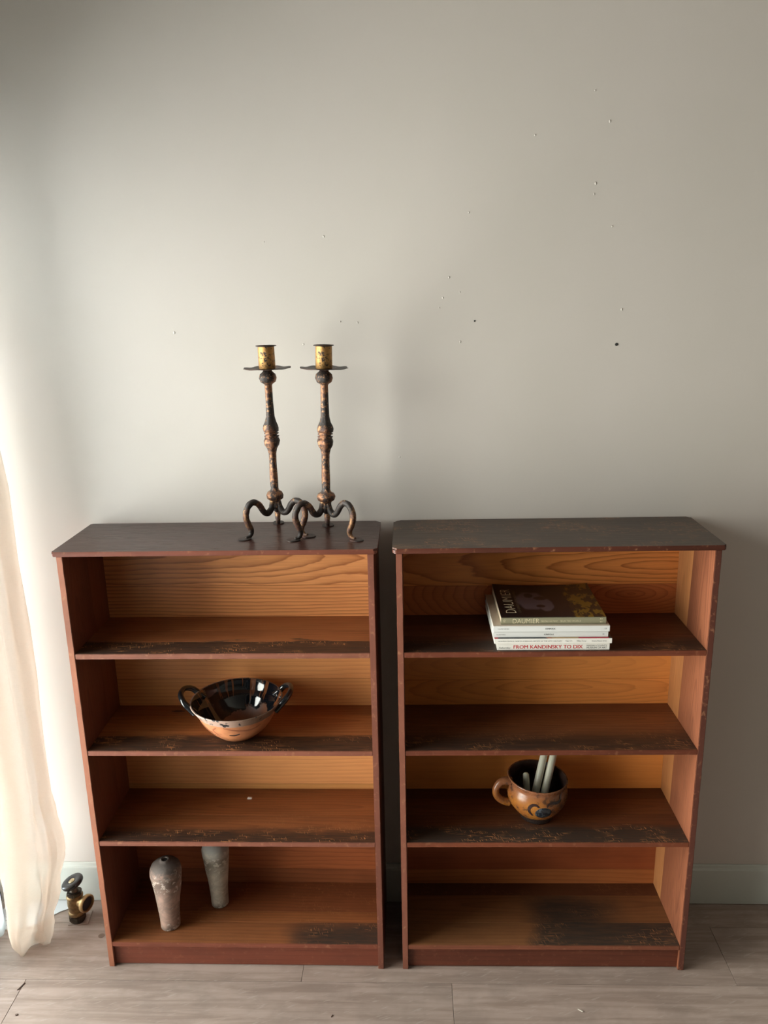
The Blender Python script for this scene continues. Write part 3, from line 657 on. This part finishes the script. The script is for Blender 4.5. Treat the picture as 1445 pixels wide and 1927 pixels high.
b = tube_bm(P, [0.0105*(1.15-0.2*math.sin(PI*i/(N-1))) for i in range(N)], 18, 0.04, 2)
mesh_obj('handle', b, M_jug, t, True)
jps = jp[1:]; M_scroll = flat('dark_scroll_glaze', (0.035, 0.018, 0.016), 0.2, 0, 0.7)
ribbon('painted_scroll', jps, [(253, .052), (247, .064), (247, .078), (252, .088), (259, .090), (265, .084)], .0042, M_scroll, t, 0.0007)
ribbon('painted_scroll', jps, [(280, .084), (283, .092), (291, .094), (300, .091), (308, .093), (314, .104), (322, .110)], .0040, M_scroll, t, 0.0007)
# raised dark medallion on the belly
b = bmesh.new(); ca, cz = math.radians(274), .062; NR = 6
cv = None; prev = None
for k in range(NR+1):
    rr = 0.0225*k/NR; row = []
    hh = 0.0032*math.sqrt(max(0, 1-(k/NR)**2.5))+0.0002
    for i in range(26):
        q = 2*PI*i/26; r_ = rr
        a = ca+r_*math.cos(q)/0.08; z = cz+r_*math.sin(q)*0.92; r = prof_r(jps, z)+hh
        row.append(b.verts.new((r*math.cos(a), r*math.sin(a), z)))
        if k == 0: break
    if prev:
        for i in range(26):
            j = (i+1) % 26
            if len(prev) == 1: b.faces.new((prev[0], row[i], row[j]))
            else: b.faces.new((prev[i], prev[j], row[j], row[i]))
    prev = row
n = NT('crackled_blue_black_glaze'); f2 = n.noise(n.oc, 110, 3, 0.6)
n.bump(f2, 0.8, 0.002); M_med = n.fin(n.mix(n.ss(f2, 0.45, 0.7), (0.012, 0.016, 0.022), (0.07, 0.085, 0.10)), 0.15, 0, 0.8)
mesh_obj('medallion', b, M_med, t, True)

n = NT('candle_wax'); n.p.inputs['Subsurface Weight'].default_value = 0.25; n.p.inputs['Subsurface Radius'].default_value = (0.01, 0.008, 0.005)
M_wax = n.fin((0.80, 0.78, 0.64), 0.35, 0, 0.5)
def candle(label, p0, p1, r):
    p0, p1 = Vector(p0), Vector(p1); d = p1-p0; Ln = d.length
    b = lathe_bm([(0, 0), (r*0.9, 0), (r, .0015), (r*0.97, Ln*0.6), (r*0.88, Ln-.006), (r*0.6, Ln-.0015), (r*0.2, Ln), (0, Ln)], 24)
    o = mesh_obj('candle', b, M_wax, None, True, 50)
    o.matrix_world = Matrix.Translation(p0) @ d.to_track_quat('Z', 'Y').to_matrix().to_4x4()
    return tag(o, label, 'candle', 'candles standing in the jug')
def J(x, y, z): return (JX+x, JY+y, JZ+z)
candle('long pale taper candle leaning in the jug, the left of the crossing pair', J(-.020, -.022, .020), J(.036, .064, .205), .0110)
candle('long pale taper candle leaning in the jug, touching the right rim side', J(.005, -.022, .018), J(.061, .060, .200), .0110)
candle('short candle stub in shadow at the left inside the jug', J(-.024, .012, .024), J(-.030, .022, .124), .0100)

# ---------------------------------------------------------------- books
def text_bm(s, o, xd, yd, w, h, bold=0.0, italic=0.0, lift=None):
    """flat lettering filling the box w x h with its lower left corner at o"""
    cu = bpy.data.curves.new('t', 'FONT'); cu.body = s; cu.size = 1; cu.offset = bold; cu.shear = italic; cu.resolution_u = 3
    ob = bpy.data.objects.new('t', cu); COL.objects.link(ob)
    dg = bpy.context.evaluated_depsgraph_get(); me = bpy.data.meshes.new_from_object(ob.evaluated_get(dg))
    bm = bmesh.new(); bm.from_mesh(me)
    bpy.data.objects.remove(ob); bpy.data.curves.remove(cu); bpy.data.meshes.remove(me)
    x0 = min(v.co.x for v in bm.verts); x1 = max(v.co.x for v in bm.verts); y0 = min(v.co.y for v in bm.verts); y1 = max(v.co.y for v in bm.verts)
    o, xd, yd = Vector(o), Vector(xd), Vector(yd)
    for v in bm.verts:
        p = o+xd*((v.co.x-x0)/(x1-x0)*w)+yd*((v.co.y-y0)/(y1-y0)*h)
        if lift: p.z = lift(p)
        v.co = p
    return bm
M_ink = flat('black_ink', (0.03, 0.03, 0.03), 0.5); M_grey_ink = flat('grey_ink', (0.12, 0.12, 0.12), 0.5); M_redink = flat('red_ink', (0.55, 0.012, 0.022), 0.4)
M_cream = flat('cream_ink', (0.85, 0.76, 0.52), 0.5)
def paper(name, col):
    n = NT(name); s = n.noise(n.vec(n.mul(n.x, 3), n.mul(n.y, 3), n.mul(n.z, 2200)), 1, 2, 0.5)
    n.bump(s, 0.3, 0.0003); return n.fin(n.mix(n.ss(s, 0.3, 0.7), col, tuple(0.82*q for q in col)), 0.8, 0, 0.2)
M_page = paper('page_edges', (0.66, 0.63, 0.57)); M_page_old = paper('old_page_edges', (0.58, 0.47, 0.34))

def book(label, x0, x1, yf, yb, z0, z1, rz, covers, pages, rnd=0.0012, bend=None, n=1):
    """soft-cover lying flat, spine towards the room; local frame at the front left bottom corner"""
    t = thing('book', label, 'book', (x0, yf, z0), rz, 'books lying in a stack on the right bookcase')
    w, d, h = x1-x0, yb-yf, z1-z0; ct = 0.0011
    def cv(b):
        if n > 1:
            for i in range(1, n):
                bmesh.ops.bisect_plane(b, geom=b.verts[:]+b.edges[:]+b.faces[:], plane_co=(w*i/n, 0, 0), plane_no=(1, 0, 0))
            for i in range(1, 8):
                bmesh.ops.bisect_plane(b, geom=b.verts[:]+b.edges[:]+b.faces[:], plane_co=(0, d*i/8, 0), plane_no=(0, 1, 0))
        if bend:
            for v in b.verts: v.co.z += bend(v.co.x/w, v.co.y/d)*(v.co.z/h)
        return b
    top = cv(box_bm(0, w, 0.0006, d, h-ct, h, 0.0004))
    top_o = mesh_obj('cover', top, covers[0], t)
    b = box_bm(0, w, 0.0006, d, 0, ct, 0.0004); mesh_obj('cover', cv(b), covers[2], t)
    b = box_bm(0, w, 0, ct, 0.0001, h-0.0001)
    bmesh.ops.bevel(b, geom=[e for e in b.edges if abs(e.verts[0].co.x-e.verts[1].co.x) > w/2 and e.calc_length() > w/2 and e.verts[0].co.y < 0.0005], offset=rnd, segments=3, affect='EDGES')
    mesh_obj('spine', b, covers[1], t)
    b = box_bm(0.0008, w-0.0008, ct+0.0001, d-0.0012, ct+0.0001, h-ct-0.0001)
    mesh_obj('page_block', cv(b), pages, t)
    return t
def spine_text(t, s, x, z, w, h, mat, bold=0.0, italic=0.0):
    return mesh_obj('lettering', text_bm(s, (x, -0.00025, z), (1, 0, 0), (0, 0, 1), w, h, bold, italic), mat, t)

M_w1 = flat('white_cover_warm', (0.86, 0.83, 0.77), 0.45); M_w2 = flat('white_cover', (0.78, 0.78, 0.76), 0.4); M_w3 = flat('white_cover_grey', (0.74, 0.74, 0.72), 0.4)
M_top4 = flat('buff_cover', (0.50, 0.41, 0.32), 0.45)
z = 0.9911
b1 = book('white paperback with bold red spine lettering, lowest in the stack', 0.2125, 0.4975, -0.2655, -0.047, z, z+.0198, 0.000, (M_w1, M_w1, M_w1), M_page)
spine_text(b1, 'Sabarsky', .0045, .0035, .0295, .0058, M_grey_ink, 0.0, 0.15)
bm = bmesh.new()
for k in range(2): join(bm, text_bm('FROM KANDINSKY TO DIX', (.0415+.0004*k, -0.00025-.00001*k, .0046), (1, 0, 0), (0, 0, 1), .1755, .0094))
mesh_obj('lettering', bm, M_redink, b1)
spine_text(b1, 'NASSAU COUNTY', .2270, .0102, .0510, .0042, M_grey_ink)
spine_text(b1, 'MUSEUM OF ART', .2270, .0044, .0510, .0042, M_grey_ink)
z += .0200
n = NT('picture_cover')
v_ = n.t.nodes.new('ShaderNodeTexVoronoi'); n.L(v_.inputs['Vector'], n.vec(n.mul(n.x, 22), n.mul(n.y, 9), 0.0)); v_.inputs['Scale'].default_value = 1
h_ = n.t.nodes.new('ShaderNodeSeparateColor'); n.t.links.new(v_.outputs['Color'], h_.inputs[0])
c = n.mix(n.ss(h_.outputs[0], 0.55, 0.6), (0.03, 0.035, 0.04), (0.42, 0.03, 0.05)); c = n.mix(n.ss(h_.outputs[1], 0.78, 0.8), c, (0.45, 0.30, 0.16))
M_pic = n.fin(c, 0.35, 0, 0.5)
b2 = book('thin cream-spined exhibition catalogue with a dark picture cover, jutting out right', 0.2045, 0.5015, -0.2700, -0.050, z, z+.0150, -0.002, (M_pic, M_w1, M_w1), M_page)
spine_text(b2, 'MODERN CRITICS: NORTH AMERICAN ARTISTS OF THE 20TH CENTURY', .0095, .0056, .1620, .0030, M_grey_ink)
spine_text(b2, 'Peggy Salis', .1800, .0054, .0170, .0036, M_grey_ink); spine_text(b2, 'William Homer', .2080, .0054, .0250, .0036, M_grey_ink); spine_text(b2, 'Arizona Museum of Art', .2460, .0054, .0380, .0036, M_grey_ink)
z += .0152
b3 = book('white magazine volume with a small plain spine, third from the bottom', 0.2010, 0.4925, -0.2655, -0.045, z, z+.0158, 0.001, (M_w3, M_w3, M_w3), M_page)
spine_text(b3, 'VOLUME TWELVE', .0085, .0068, .0230, .0026, M_grey_ink); spine_text(b3, 'KINFOLK', .1300, .0060, .0250, .0042, M_ink)
spine_text(b3, '12', .2775, .0064, .0042, .0038, M_grey_ink)
z += .0160
b4 = book('slightly larger white magazine volume directly under the dark paperback', 0.2015, 0.4950, -0.2680, -0.043, z, z+.0170, 0.000, (M_top4, M_w2, M_w2), M_page)
spine_text(b4, 'VOLUME THIRTEEN', .0110, .0074, .0290, .0026, M_grey_ink); spine_text(b4, 'KINFOLK', .1320, .0066, .0250, .0042, M_ink)
spine_text(b4, '13', .2810, .0068, .0042, .0038, M_grey_ink)
z += .0172
# dark art paperback with curled cover
n = NT('dark_art_cover')
def blob(cx_, cy_, rx, ry, soft=0.12, amt=0.5, sc=40):
    nn = n.mul(n.sub(n.noise(n.oc, sc, 3, 0.6), 0.5), amt)
    dx = n.ma('DIVIDE', n.sub(n.x, cx_), rx); dy = n.ma('DIVIDE', n.sub(n.y, cy_), ry)
    return n.ss(n.add(n.ma('SQRT', n.add(n.mul(dx, dx), n.mul(dy, dy))), nn), 1+soft, 1-soft)
face = n.ma('MAXIMUM', blob(.092, .112, .040, .062), blob(.125, .088, .022, .045))
dkp = n.ma('MAXIMUM', blob(.090, .150, .012, .016), n.ma('MAXIMUM', blob(.118, .130, .018, .013), blob(.112, .075, .012, .010)))
och = n.ss(n.add(n.x, n.mul(n.sub(n.noise(n.oc, 30, 4, 0.7), 0.5), 0.07)), .186, .192)
dks = n.ss(n.noise(n.vec(n.mul(n.x, 34), n.mul(n.y, 20), 2.0), 1, 4, 0.65), 0.47, 0.52)
mid = n.ss(n.noise(n.vec(n.mul(n.x, 18), n.mul(n.y, 30), 7.0), 1, 3, 0.6), 0.62, 0.66)
c = n.mix(n.ss(n.x, .10, .17), (0.010, 0.007, 0.008), (0.016, 0.013, 0.015))
c = n.mix(n.mul(n.mul(mid, n.ss(n.x, .14, .16)), 0.5), c, (0.10, 0.085, 0.075))
c = n.mix(face, c, (0.095, 0.070, 0.084)); c = n.mix(dkp, c, (0.012, 0.008, 0.010))
c = n.mix(n.mul(och, n.sub(1.0, n.mul(dks, 0.9))), c, (0.20, 0.115, 0.018))
M_art = n.fin(c, 0.34, 0, 0.5)
M_sp5 = flat('olive_grey_spine', (0.29, 0.27, 0.175), 0.45)
def bend5(u, v): return 0.0065*(2*u-1)**2*v**1.5+0.001*v
b5 = book('thick paperback with a curling dark cover and grey-green spine, on top of the stack', 0.2215, 0.4870, -0.2600, -0.032, z, z+.0198, 0.003, (M_art, M_sp5, M_sp5), M_page_old, 0.003, bend5, 16)
spine_text(b5, 'DAUMIER', .0300, .0035, .0670, .0122, M_cream, -0.012)
spine_text(b5, 'PAINTINGS AND PRINTS', .0880+.014, .0065, .0420, .0045, M_cream, -0.01); spine_text(b5, 'SELECTED WORKS', .1500, .0065, .0520, .0048, M_cream, -0.01)
spine_text(b5, '12', .0060, .0070, .0050, .0065, M_cream); spine_text(b5, '::', .2500, .0045, .0060, .0110, M_cream)
lf = lambda p: .0198+bend5(p.x/.2655, p.y/.228)+0.0004
mesh_obj('lettering', text_bm('DAUMIER', (.0430, .028, 0), (0, 1, 0), (-1, 0, 0), .163, .0265, -0.015, 0, lf), M_cream, b5)
mesh_obj('lettering', text_bm('120 GREAT LITHOGRAPHS', (.0560, .030, 0), (0, 1, 0), (-1, 0, 0), .150, .0065, 0, 0, lf), flat('dull_gold_ink', (0.20, 0.15, 0.08), 0.5), b5)

# ---------------------------------------------------------------- brass radiator valve on the floor
def brass(name, c1, c2, rough=0.32):
    n = NT(name); a = n.noise(n.oc, 60, 4, 0.65); n.bump(a, 0.15, 0.0006)
    return n.fin(n.mix(n.ss(a, 0.35, 0.65), c1, c2), n.add(rough, n.mul(a, 0.2)), 0.85, 0.5)
B1 = brass('aged_brass', (0.34, 0.22, 0.10), (0.20, 0.13, 0.065)); B2 = brass('tarnished_brass', (0.12, 0.095, 0.07), (0.06, 0.05, 0.042), 0.4); B3 = brass('bright_brass', (0.55, 0.38, 0.19), (0.42, 0.28, 0.13), 0.28)
M_bak = flat('black_bakelite', (0.012, 0.012, 0.015), 0.22, 0, 0.6)
t = thing('radiator_valve', 'brass radiator valve with a round black handwheel, rising from the floor', 'valve', (-1.066, -0.095, 0), math.radians(-22))
def hexp(r, z0, z1, bev=0.0015, rot=0.0, sides=6):
    b = bmesh.new(); A = [b.verts.new((r*math.cos(rot+2*PI*i/sides), r*math.sin(rot+2*PI*i/sides), z0)) for i in range(sides)]
    B = [b.verts.new((v.co.x, v.co.y, z1)) for v in A]
    b.faces.new(list(reversed(A))); b.faces.new(B)
    for i in range(sides): b.faces.new((A[i], A[(i+1) % sides], B[(i+1) % sides], B[i]))
    bmesh.ops.bevel(b, geom=b.edges[:], offset=bev, segments=2, affect='EDGES'); return b
mesh_obj('base_nut', join(hexp(.0285, .006, .026, .003, 0.35), lathe_bm([(0, 0), (.022, 0), (.022, .008), (0, .008)], 24)), B2, t, True, 35)
mesh_obj('body', lathe_bm([(0, .024), (.0235, .024), (.0250, .028), (.0250, .034), (.0215, .038), (.0225, .048), (.0245, .060), (.0245, .074), (.0235, .083), (.0250, .086), (.0250, .091), (.0215, .095), (0, .095)], 40), B1, t, True, 45)
mesh_obj('bonnet', join(hexp(.0245, .093, .107, .003, 0.1), lathe_bm([(0, .106), (.013, .107), (.011, .113), (.0075, .116), (.0065, .130), (0, .130)], 24)), B2, t, True, 35)
mesh_obj('stem', lathe_bm([(0, .112), (.0045, .112), (.0045, .132), (0, .132)], 16), B3, t, True, 45)
ol = lathe_bm([(0, .012), (.0150, .012), (.0165, .026), (.0175, .030), (.0175, .036), (.0265, .040), (.0275, .044), (.0275, .050), (.0255, .0525), (.0225, .0520), (.0215, .044), (.0130, .042), (0, .042)], 40)
bmesh.ops.rotate(ol, verts=ol.verts[:], matrix=Matrix.Rotation(PI/2, 3, 'Y')); bmesh.ops.translate(ol, verts=ol.verts[:], vec=(0, 0, .075))
oo = mesh_obj('outlet', ol, B3, t, True, 45)
b = lathe_bm([(0, .0445), (.0214, .0445), (.0214, .0455), (0, .0455)], 30); bmesh.ops.rotate(b, verts=b.verts[:], matrix=Matrix.Rotation(PI/2, 3, 'Y')); bmesh.ops.translate(b, verts=b.verts[:], vec=(0, 0, .075))
mesh_obj('opening', b, flat('opening_black', (0.012, 0.012, 0.018), 0.6), oo)  # plain near-black disc across the outlet
hw = mesh_obj('handwheel', lathe_bm([(0, -.0085), (.010, -.0085), (.012, -.0065), (.029, -.0085), (.0330, -.0045), (.0338, .0010), (.0315, .0055), (.0270, .0075), (.0130, .0056), (.0095, .0040), (0, .0040)], 48), M_bak, t, True, 50)
hw.location = (-.002, 0, .1375); hw.rotation_euler = (math.radians(10), math.radians(-16), 0)
hb = mesh_obj('hub_cap', lathe_bm([(0, .0040), (.0095, .0040), (.0098, .0062), (.0082, .0072), (.0078, .0064), (.0045, .0062), (.0038, .0074), (0, .0076)], 30), brass('pale_brass', (0.60, 0.50, 0.33), (0.36, 0.28, 0.17)), hw, True, 45)
# loose floor offcut under the valve and a pale sheet painting the daylight patch by the door
o = mesh_obj('floor_offcut', (lambda b: ([setattr(v, 'co', Matrix.Rotation(0.12, 3, 'Z') @ v.co) for v in b.verts], b)[1])(box_bm(-.031, .030, -.026, .030, 0, .0022, .0004)), PLM[1], None)
o.location = (-1.060, -0.090, 0.0002); tag(o, 'small loose square of floorboard under the brass valve', 'offcut'); t.location.z = 0.0025
M_floorlight = NT('floor_light_tint'); f2 = M_floorlight.noise(M_floorlight.oc, 30, 4, 0.7); M_floorlight = M_floorlight.fin(M_floorlight.mix(M_floorlight.ss(f2, 0.60, 0.66), (0.62, 0.64, 0.66), (0.16, 0.17, 0.18)), 0.35)
bm = bmesh.new()
cc = [(-1.325, -0.013), (-1.105, -0.013), (-1.100, -0.030), (-1.112, -0.048), (-1.135, -0.062), (-1.16, -0.085), (-1.18, -0.115), (-1.23, -0.135), (-1.325, -0.14)]
A = [bm.verts.new((x, y, 0.0004)) for x, y in cc]; B = [bm.verts.new((x, y, 0.0030)) for x, y in cc]
bm.faces.new(list(reversed(A))); bm.faces.new(B)
for i in range(len(cc)): bm.faces.new((A[i], A[(i+1) % len(cc)], B[(i+1) % len(cc)], B[i]))
o = mesh_obj('floor_light_patch', bm, M_floorlight); tag(o, 'flecked pale sheet standing in for daylight on the floor behind the curtain hem', 'light patch')

# ---------------------------------------------------------------- curtains
def cloth_mat(name, col, trans, tw, scale=900, weave=0.2):
    n = NT(name); t = n.t
    a = n.noise(n.vec(n.mul(n.x, scale), n.mul(n.y, scale), n.mul(n.z, 90)), 1, 2, 0.6); b_ = n.noise(n.vec(n.mul(n.x, 60), n.mul(n.y, 60), n.mul(n.z, scale)), 1, 2, 0.6)
    hh = n.add(a, b_); c = n.mix(n.ss(hh, 0.8, 1.3), col, tuple(0.86*q for q in col))
    n.bump(hh, 0.35, 0.0006); m = n.fin(c, 0.9, 0, 0.1)
    tr = t.nodes.new('ShaderNodeBsdfTranslucent'); tr.inputs[0].default_value = tuple(trans)+(1,)
    mx = t.nodes.new('ShaderNodeMixShader'); mx.inputs[0].default_value = tw
    t.links.new(n.p.outputs[0], mx.inputs[1]); t.links.new(tr.outputs[0], mx.inputs[2])
    op = t.nodes.new('ShaderNodeBsdfTransparent'); m2 = t.nodes.new('ShaderNodeMixShader'); m2.inputs[0].default_value = weave   # open weave lets some light straight through
    t.links.new(mx.outputs[0], m2.inputs[1]); t.links.new(op.outputs[0], m2.inputs[2]); t.links.new(m2.outputs[0], n.out.inputs[0])
    return m
M_linen = cloth_mat('cream_linen', (0.74, 0.58, 0.47), (0.95, 0.83, 0.72), 0.60, weave=0.60)
M_sheer = cloth_mat('white_sheer', (0.85, 0.88, 0.88), (0.92, 0.97, 0.97), 0.65, weave=0.45)

up = [(-1.190, -.200), (-1.175, -.252), (-1.140, -.272), (-1.108, -.268), (-1.088, -.242), (-1.073, -.262), (-1.048, -.254), (-1.031, -.222), (-1.046, -.182), (-1.074, -.196), (-1.098, -.160), (-1.128, -.185), (-1.158, -.150), (-1.184, -.170)]
mid = [(-1.196, -.205), (-1.182, -.262), (-1.142, -.284), (-1.104, -.270), (-1.082, -.244), (-1.064, -.262), (-1.044, -.252), (-1.028, -.222), (-1.044, -.180), (-1.070, -.190), (-1.098, -.150), (-1.128, -.175), (-1.160, -.145), (-1.190, -.168)]
z30 = [(-1.200, -.210), (-1.188, -.262), (-1.150, -.288), (-1.108, -.262), (-1.082, -.236), (-1.056, -.258), (-1.034, -.252), (-1.020, -.222), (-1.036, -.176), (-1.068, -.182), (-1.098, -.140), (-1.130, -.165), (-1.165, -.140), (-1.195, -.168)]
z19 = [(-1.202, -.210), (-1.192, -.256), (-1.160, -.280), (-1.124, -.272), (-1.098, -.222), (-1.082, -.246), (-1.062, -.248), (-1.052, -.222), (-1.062, -.178), (-1.085, -.170), (-1.108, -.145), (-1.135, -.160), (-1.168, -.150), (-1.196, -.172)]
z10 = [(-1.204, -.215), (-1.200, -.246), (-1.180, -.268), (-1.150, -.264), (-1.132, -.222), (-1.118, -.226), (-1.100, -.228), (-1.090, -.204), (-1.096, -.180), (-1.112, -.168), (-1.130, -.166), (-1.145, -.180), (-1.172, -.172), (-1.196, -.186)]
z04 = [(-1.202, -.225), (-1.200, -.242), (-1.184, -.254), (-1.164, -.248), (-1.156, -.200), (-1.134, -.212), (-1.112, -.208), (-1.100, -.192), (-1.110, -.176), (-1.124, -.172), (-1.136, -.178), (-1.156, -.192), (-1.176, -.198), (-1.194, -.206)]
z00 = [(-1.186, -.230), (-1.184, -.238), (-1.178, -.243), (-1.170, -.240), (-1.166, -.205), (-1.146, -.192), (-1.130, -.200), (-1.112, -.190), (-1.126, -.182), (-1.134, -.182), (-1.142, -.188), (-1.160, -.204), (-1.174, -.214), (-1.182, -.222)]
def hug(P, k):                     # hangs close to the wall higher up, swings out towards its trailing hem
    return [(x*(2.163+y*k)/(2.163+y), y*k) for x, y in P]
up, mid, z30, z19 = hug(up, 0.58), hug(mid, 0.62), hug(z30, 0.72), hug(z19, 0.86)
keys = [(0.002, z00), (0.035, z04), (0.09, z10), (0.19, z19), (0.30, z30), (0.48, mid), (1.2, up), (1.47, up), (1.95, [(-1.215+(x+1.19)*0.4, -0.105+(y+0.12)*0.7) for x, y in up]), (2.60, [(-1.215+(x+1.19)*0.4, -0.105+(y+0.12)*0.7) for x, y in up])]  # out-of-view upper gathers narrowed to let more daylight past onto the wall
bm = bmesh.new(); rows_ = []
zz = [0.002, 0.012, 0.022, 0.035, 0.05, 0.07, 0.09, 0.115, 0.14, 0.165, 0.19, 0.215, 0.24, 0.27, 0.30, 0.34, 0.38, 0.43, 0.48, 0.56, 0.64, 0.74, 0.85, 1.0, 1.2, 1.4, 1.6, 1.8, 2.0, 2.2, 2.60]
def lay(z):
    for (za, A), (zb, B) in zip(keys, keys[1:]):
        if z <= zb:
            f = (z-za)/(zb-za); f = f*f*(3-2*f)
            return [(a[0]+(b[0]-a[0])*f, a[1]+(b[1]-a[1])*f) for a, b in zip(A, B)]
    return keys[-1][1]
for z in zz:
    Q_ = lay(z); x9, y9 = Q_[9]; w_ = min(1, z/0.3)
    P = crom([Vector((x, y, z)) for x, y in ([Q_[12], Q_[13]]+Q_[:10]+[(x9-0.020, y9*(1-0.20*w_)), (x9-0.034, y9*(1-0.40*w_))])], 8); row = []
    for i, p in enumerate(P):
        q = 0.006*mn.noise(Vector((i*0.11, z*5.0, 2)))*min(1, z/0.1)
        if z < 0.45: q += 0.007*mn.noise(Vector((i*0.22, z*16.0, 7)))*min(1, z/0.05)
        row.append(bm.verts.new((p.x+q, p.y+q*0.8, p.z)))
    rows_.append(row)
N = len(rows_[0])
for A, B in zip(rows_, rows_[1:]):
    for i in range(N-1): bm.faces.new((A[i], A[i+1], B[i+1], B[i]))
o = mesh_obj('curtain', bm, M_linen, None, True)
m = o.modifiers.new('thick', 'SOLIDIFY'); m.thickness = 0.0009
tag(o, 'cream linen curtain gathered at the left edge, its hem trailing on the floor', 'curtain')
def sheet(name, pts, z0, z1, mat, thick=0.0012, fl=0.0):
    P = crom([Vector((x, y, 0)) for x, y in pts], 8); b = bmesh.new(); prev = None
    for z in [z0+(z1-z0)*k/14 for k in range(15)]:
        row = [b.verts.new((p.x+0.004*mn.noise(Vector((i*0.2, z*3, 5))), p.y, z)) for i, p in enumerate(P)]
        if prev:
            for i in range(len(P)-1): b.faces.new((prev[i], prev[i+1], row[i+1], row[i]))
        prev = row
    o = mesh_obj(name, b, mat, None, True); m = o.modifiers.new('thick', 'SOLIDIFY'); m.thickness = thick; return o
pts = [(-1.285+0.012*(i % 2), -0.125-0.035*i) for i in range(0, 6)]
tag(sheet('sheer_curtain', pts, 0.004, 2.60, M_sheer), 'thin white sheer curtain backlit behind the linen curtain', 'curtain')
rod = mesh_obj('curtain_rod', tube_bm([Vector((-1.20, y, 2.62)) for y in (-0.03, -1.2, -2.3, -3.5)], 0.012, 16), flat('dark_rod_metal', (0.08, 0.075, 0.07), 0.4, 0.8))
tag(rod, 'dark metal curtain rod above the glazed door', 'curtain rod')

# ---------------------------------------------------------------- small debris
def chip(name, label, cat, x, y, z, lx, ly, lz, rot, mat):
    b = box_bm(-lx/2, lx/2, -ly/2, ly/2, 0, lz, min(lx, ly, lz)*0.25)
    for v in b.verts: v.co.x += 0.25*lx*mn.noise(v.co*300); v.co.y += 0.3*ly*mn.noise(v.co*300+Vector((5, 5, 5)))
    o = mesh_obj(name, b, mat); o.location = (x, y, z); o.rotation_euler = (0, 0, rot); return tag(o, label, cat)
M_white = flat('white_scrap', (0.80, 0.78, 0.76), 0.6); M_chip = flat('dark_splinter', (0.07, 0.035, 0.02), 0.6)
b = box_bm(-.0065, .0065, -.004, .004, 0, .004, .001)
for v in b.verts:
    if abs(v.co.x) < .004: v.co.z *= 0.3
    v.co += Vector((.002*mn.noise(v.co*400), .002*mn.noise(v.co*500), 0))
o = mesh_obj('paper_scrap', b, M_white); o.location = (-0.4991, -0.0766, 0.4246); tag(o, 'tiny curled white scrap lying on the empty third shelf', 'scrap')
chip('splinter', 'thin dark splinter on the floor, nearer the curtain hem', 'splinter', -1.1267, -0.349, 0.0003, .0035, .026, .0018, -0.35, M_chip)
chip('splinter', 'short dark splinter at the lower left corner of the floor', 'splinter', -1.0945, -0.4411, 0.0003, .009, .005, .0018, 0.5, M_chip)
chip('splinter', 'tiny dark splinter on the floor in front of the left bookcase', 'splinter', -0.2327, -0.4335, 0.0003, .003, .008, .0015, -0.3, M_chip)
chip('stick', 'small pale stick on the floor in front of the right bookcase', 'stick', 0.4372, -0.4084, 0.0003, .014, .003, .002, -0.6, flat('pale_stick', (0.50, 0.45, 0.38), 0.6))
b = lathe_bm([(0, 0), (.009, 0), (.009, .0005), (0, .0005)], 20)
for v in b.verts: v.co.x *= 1.1
o = mesh_obj('stain_spot', b, flat('knot_brown', (0.17, 0.115, 0.085), 0.5), fl); o.location = (-0.9674, -0.159, 0)
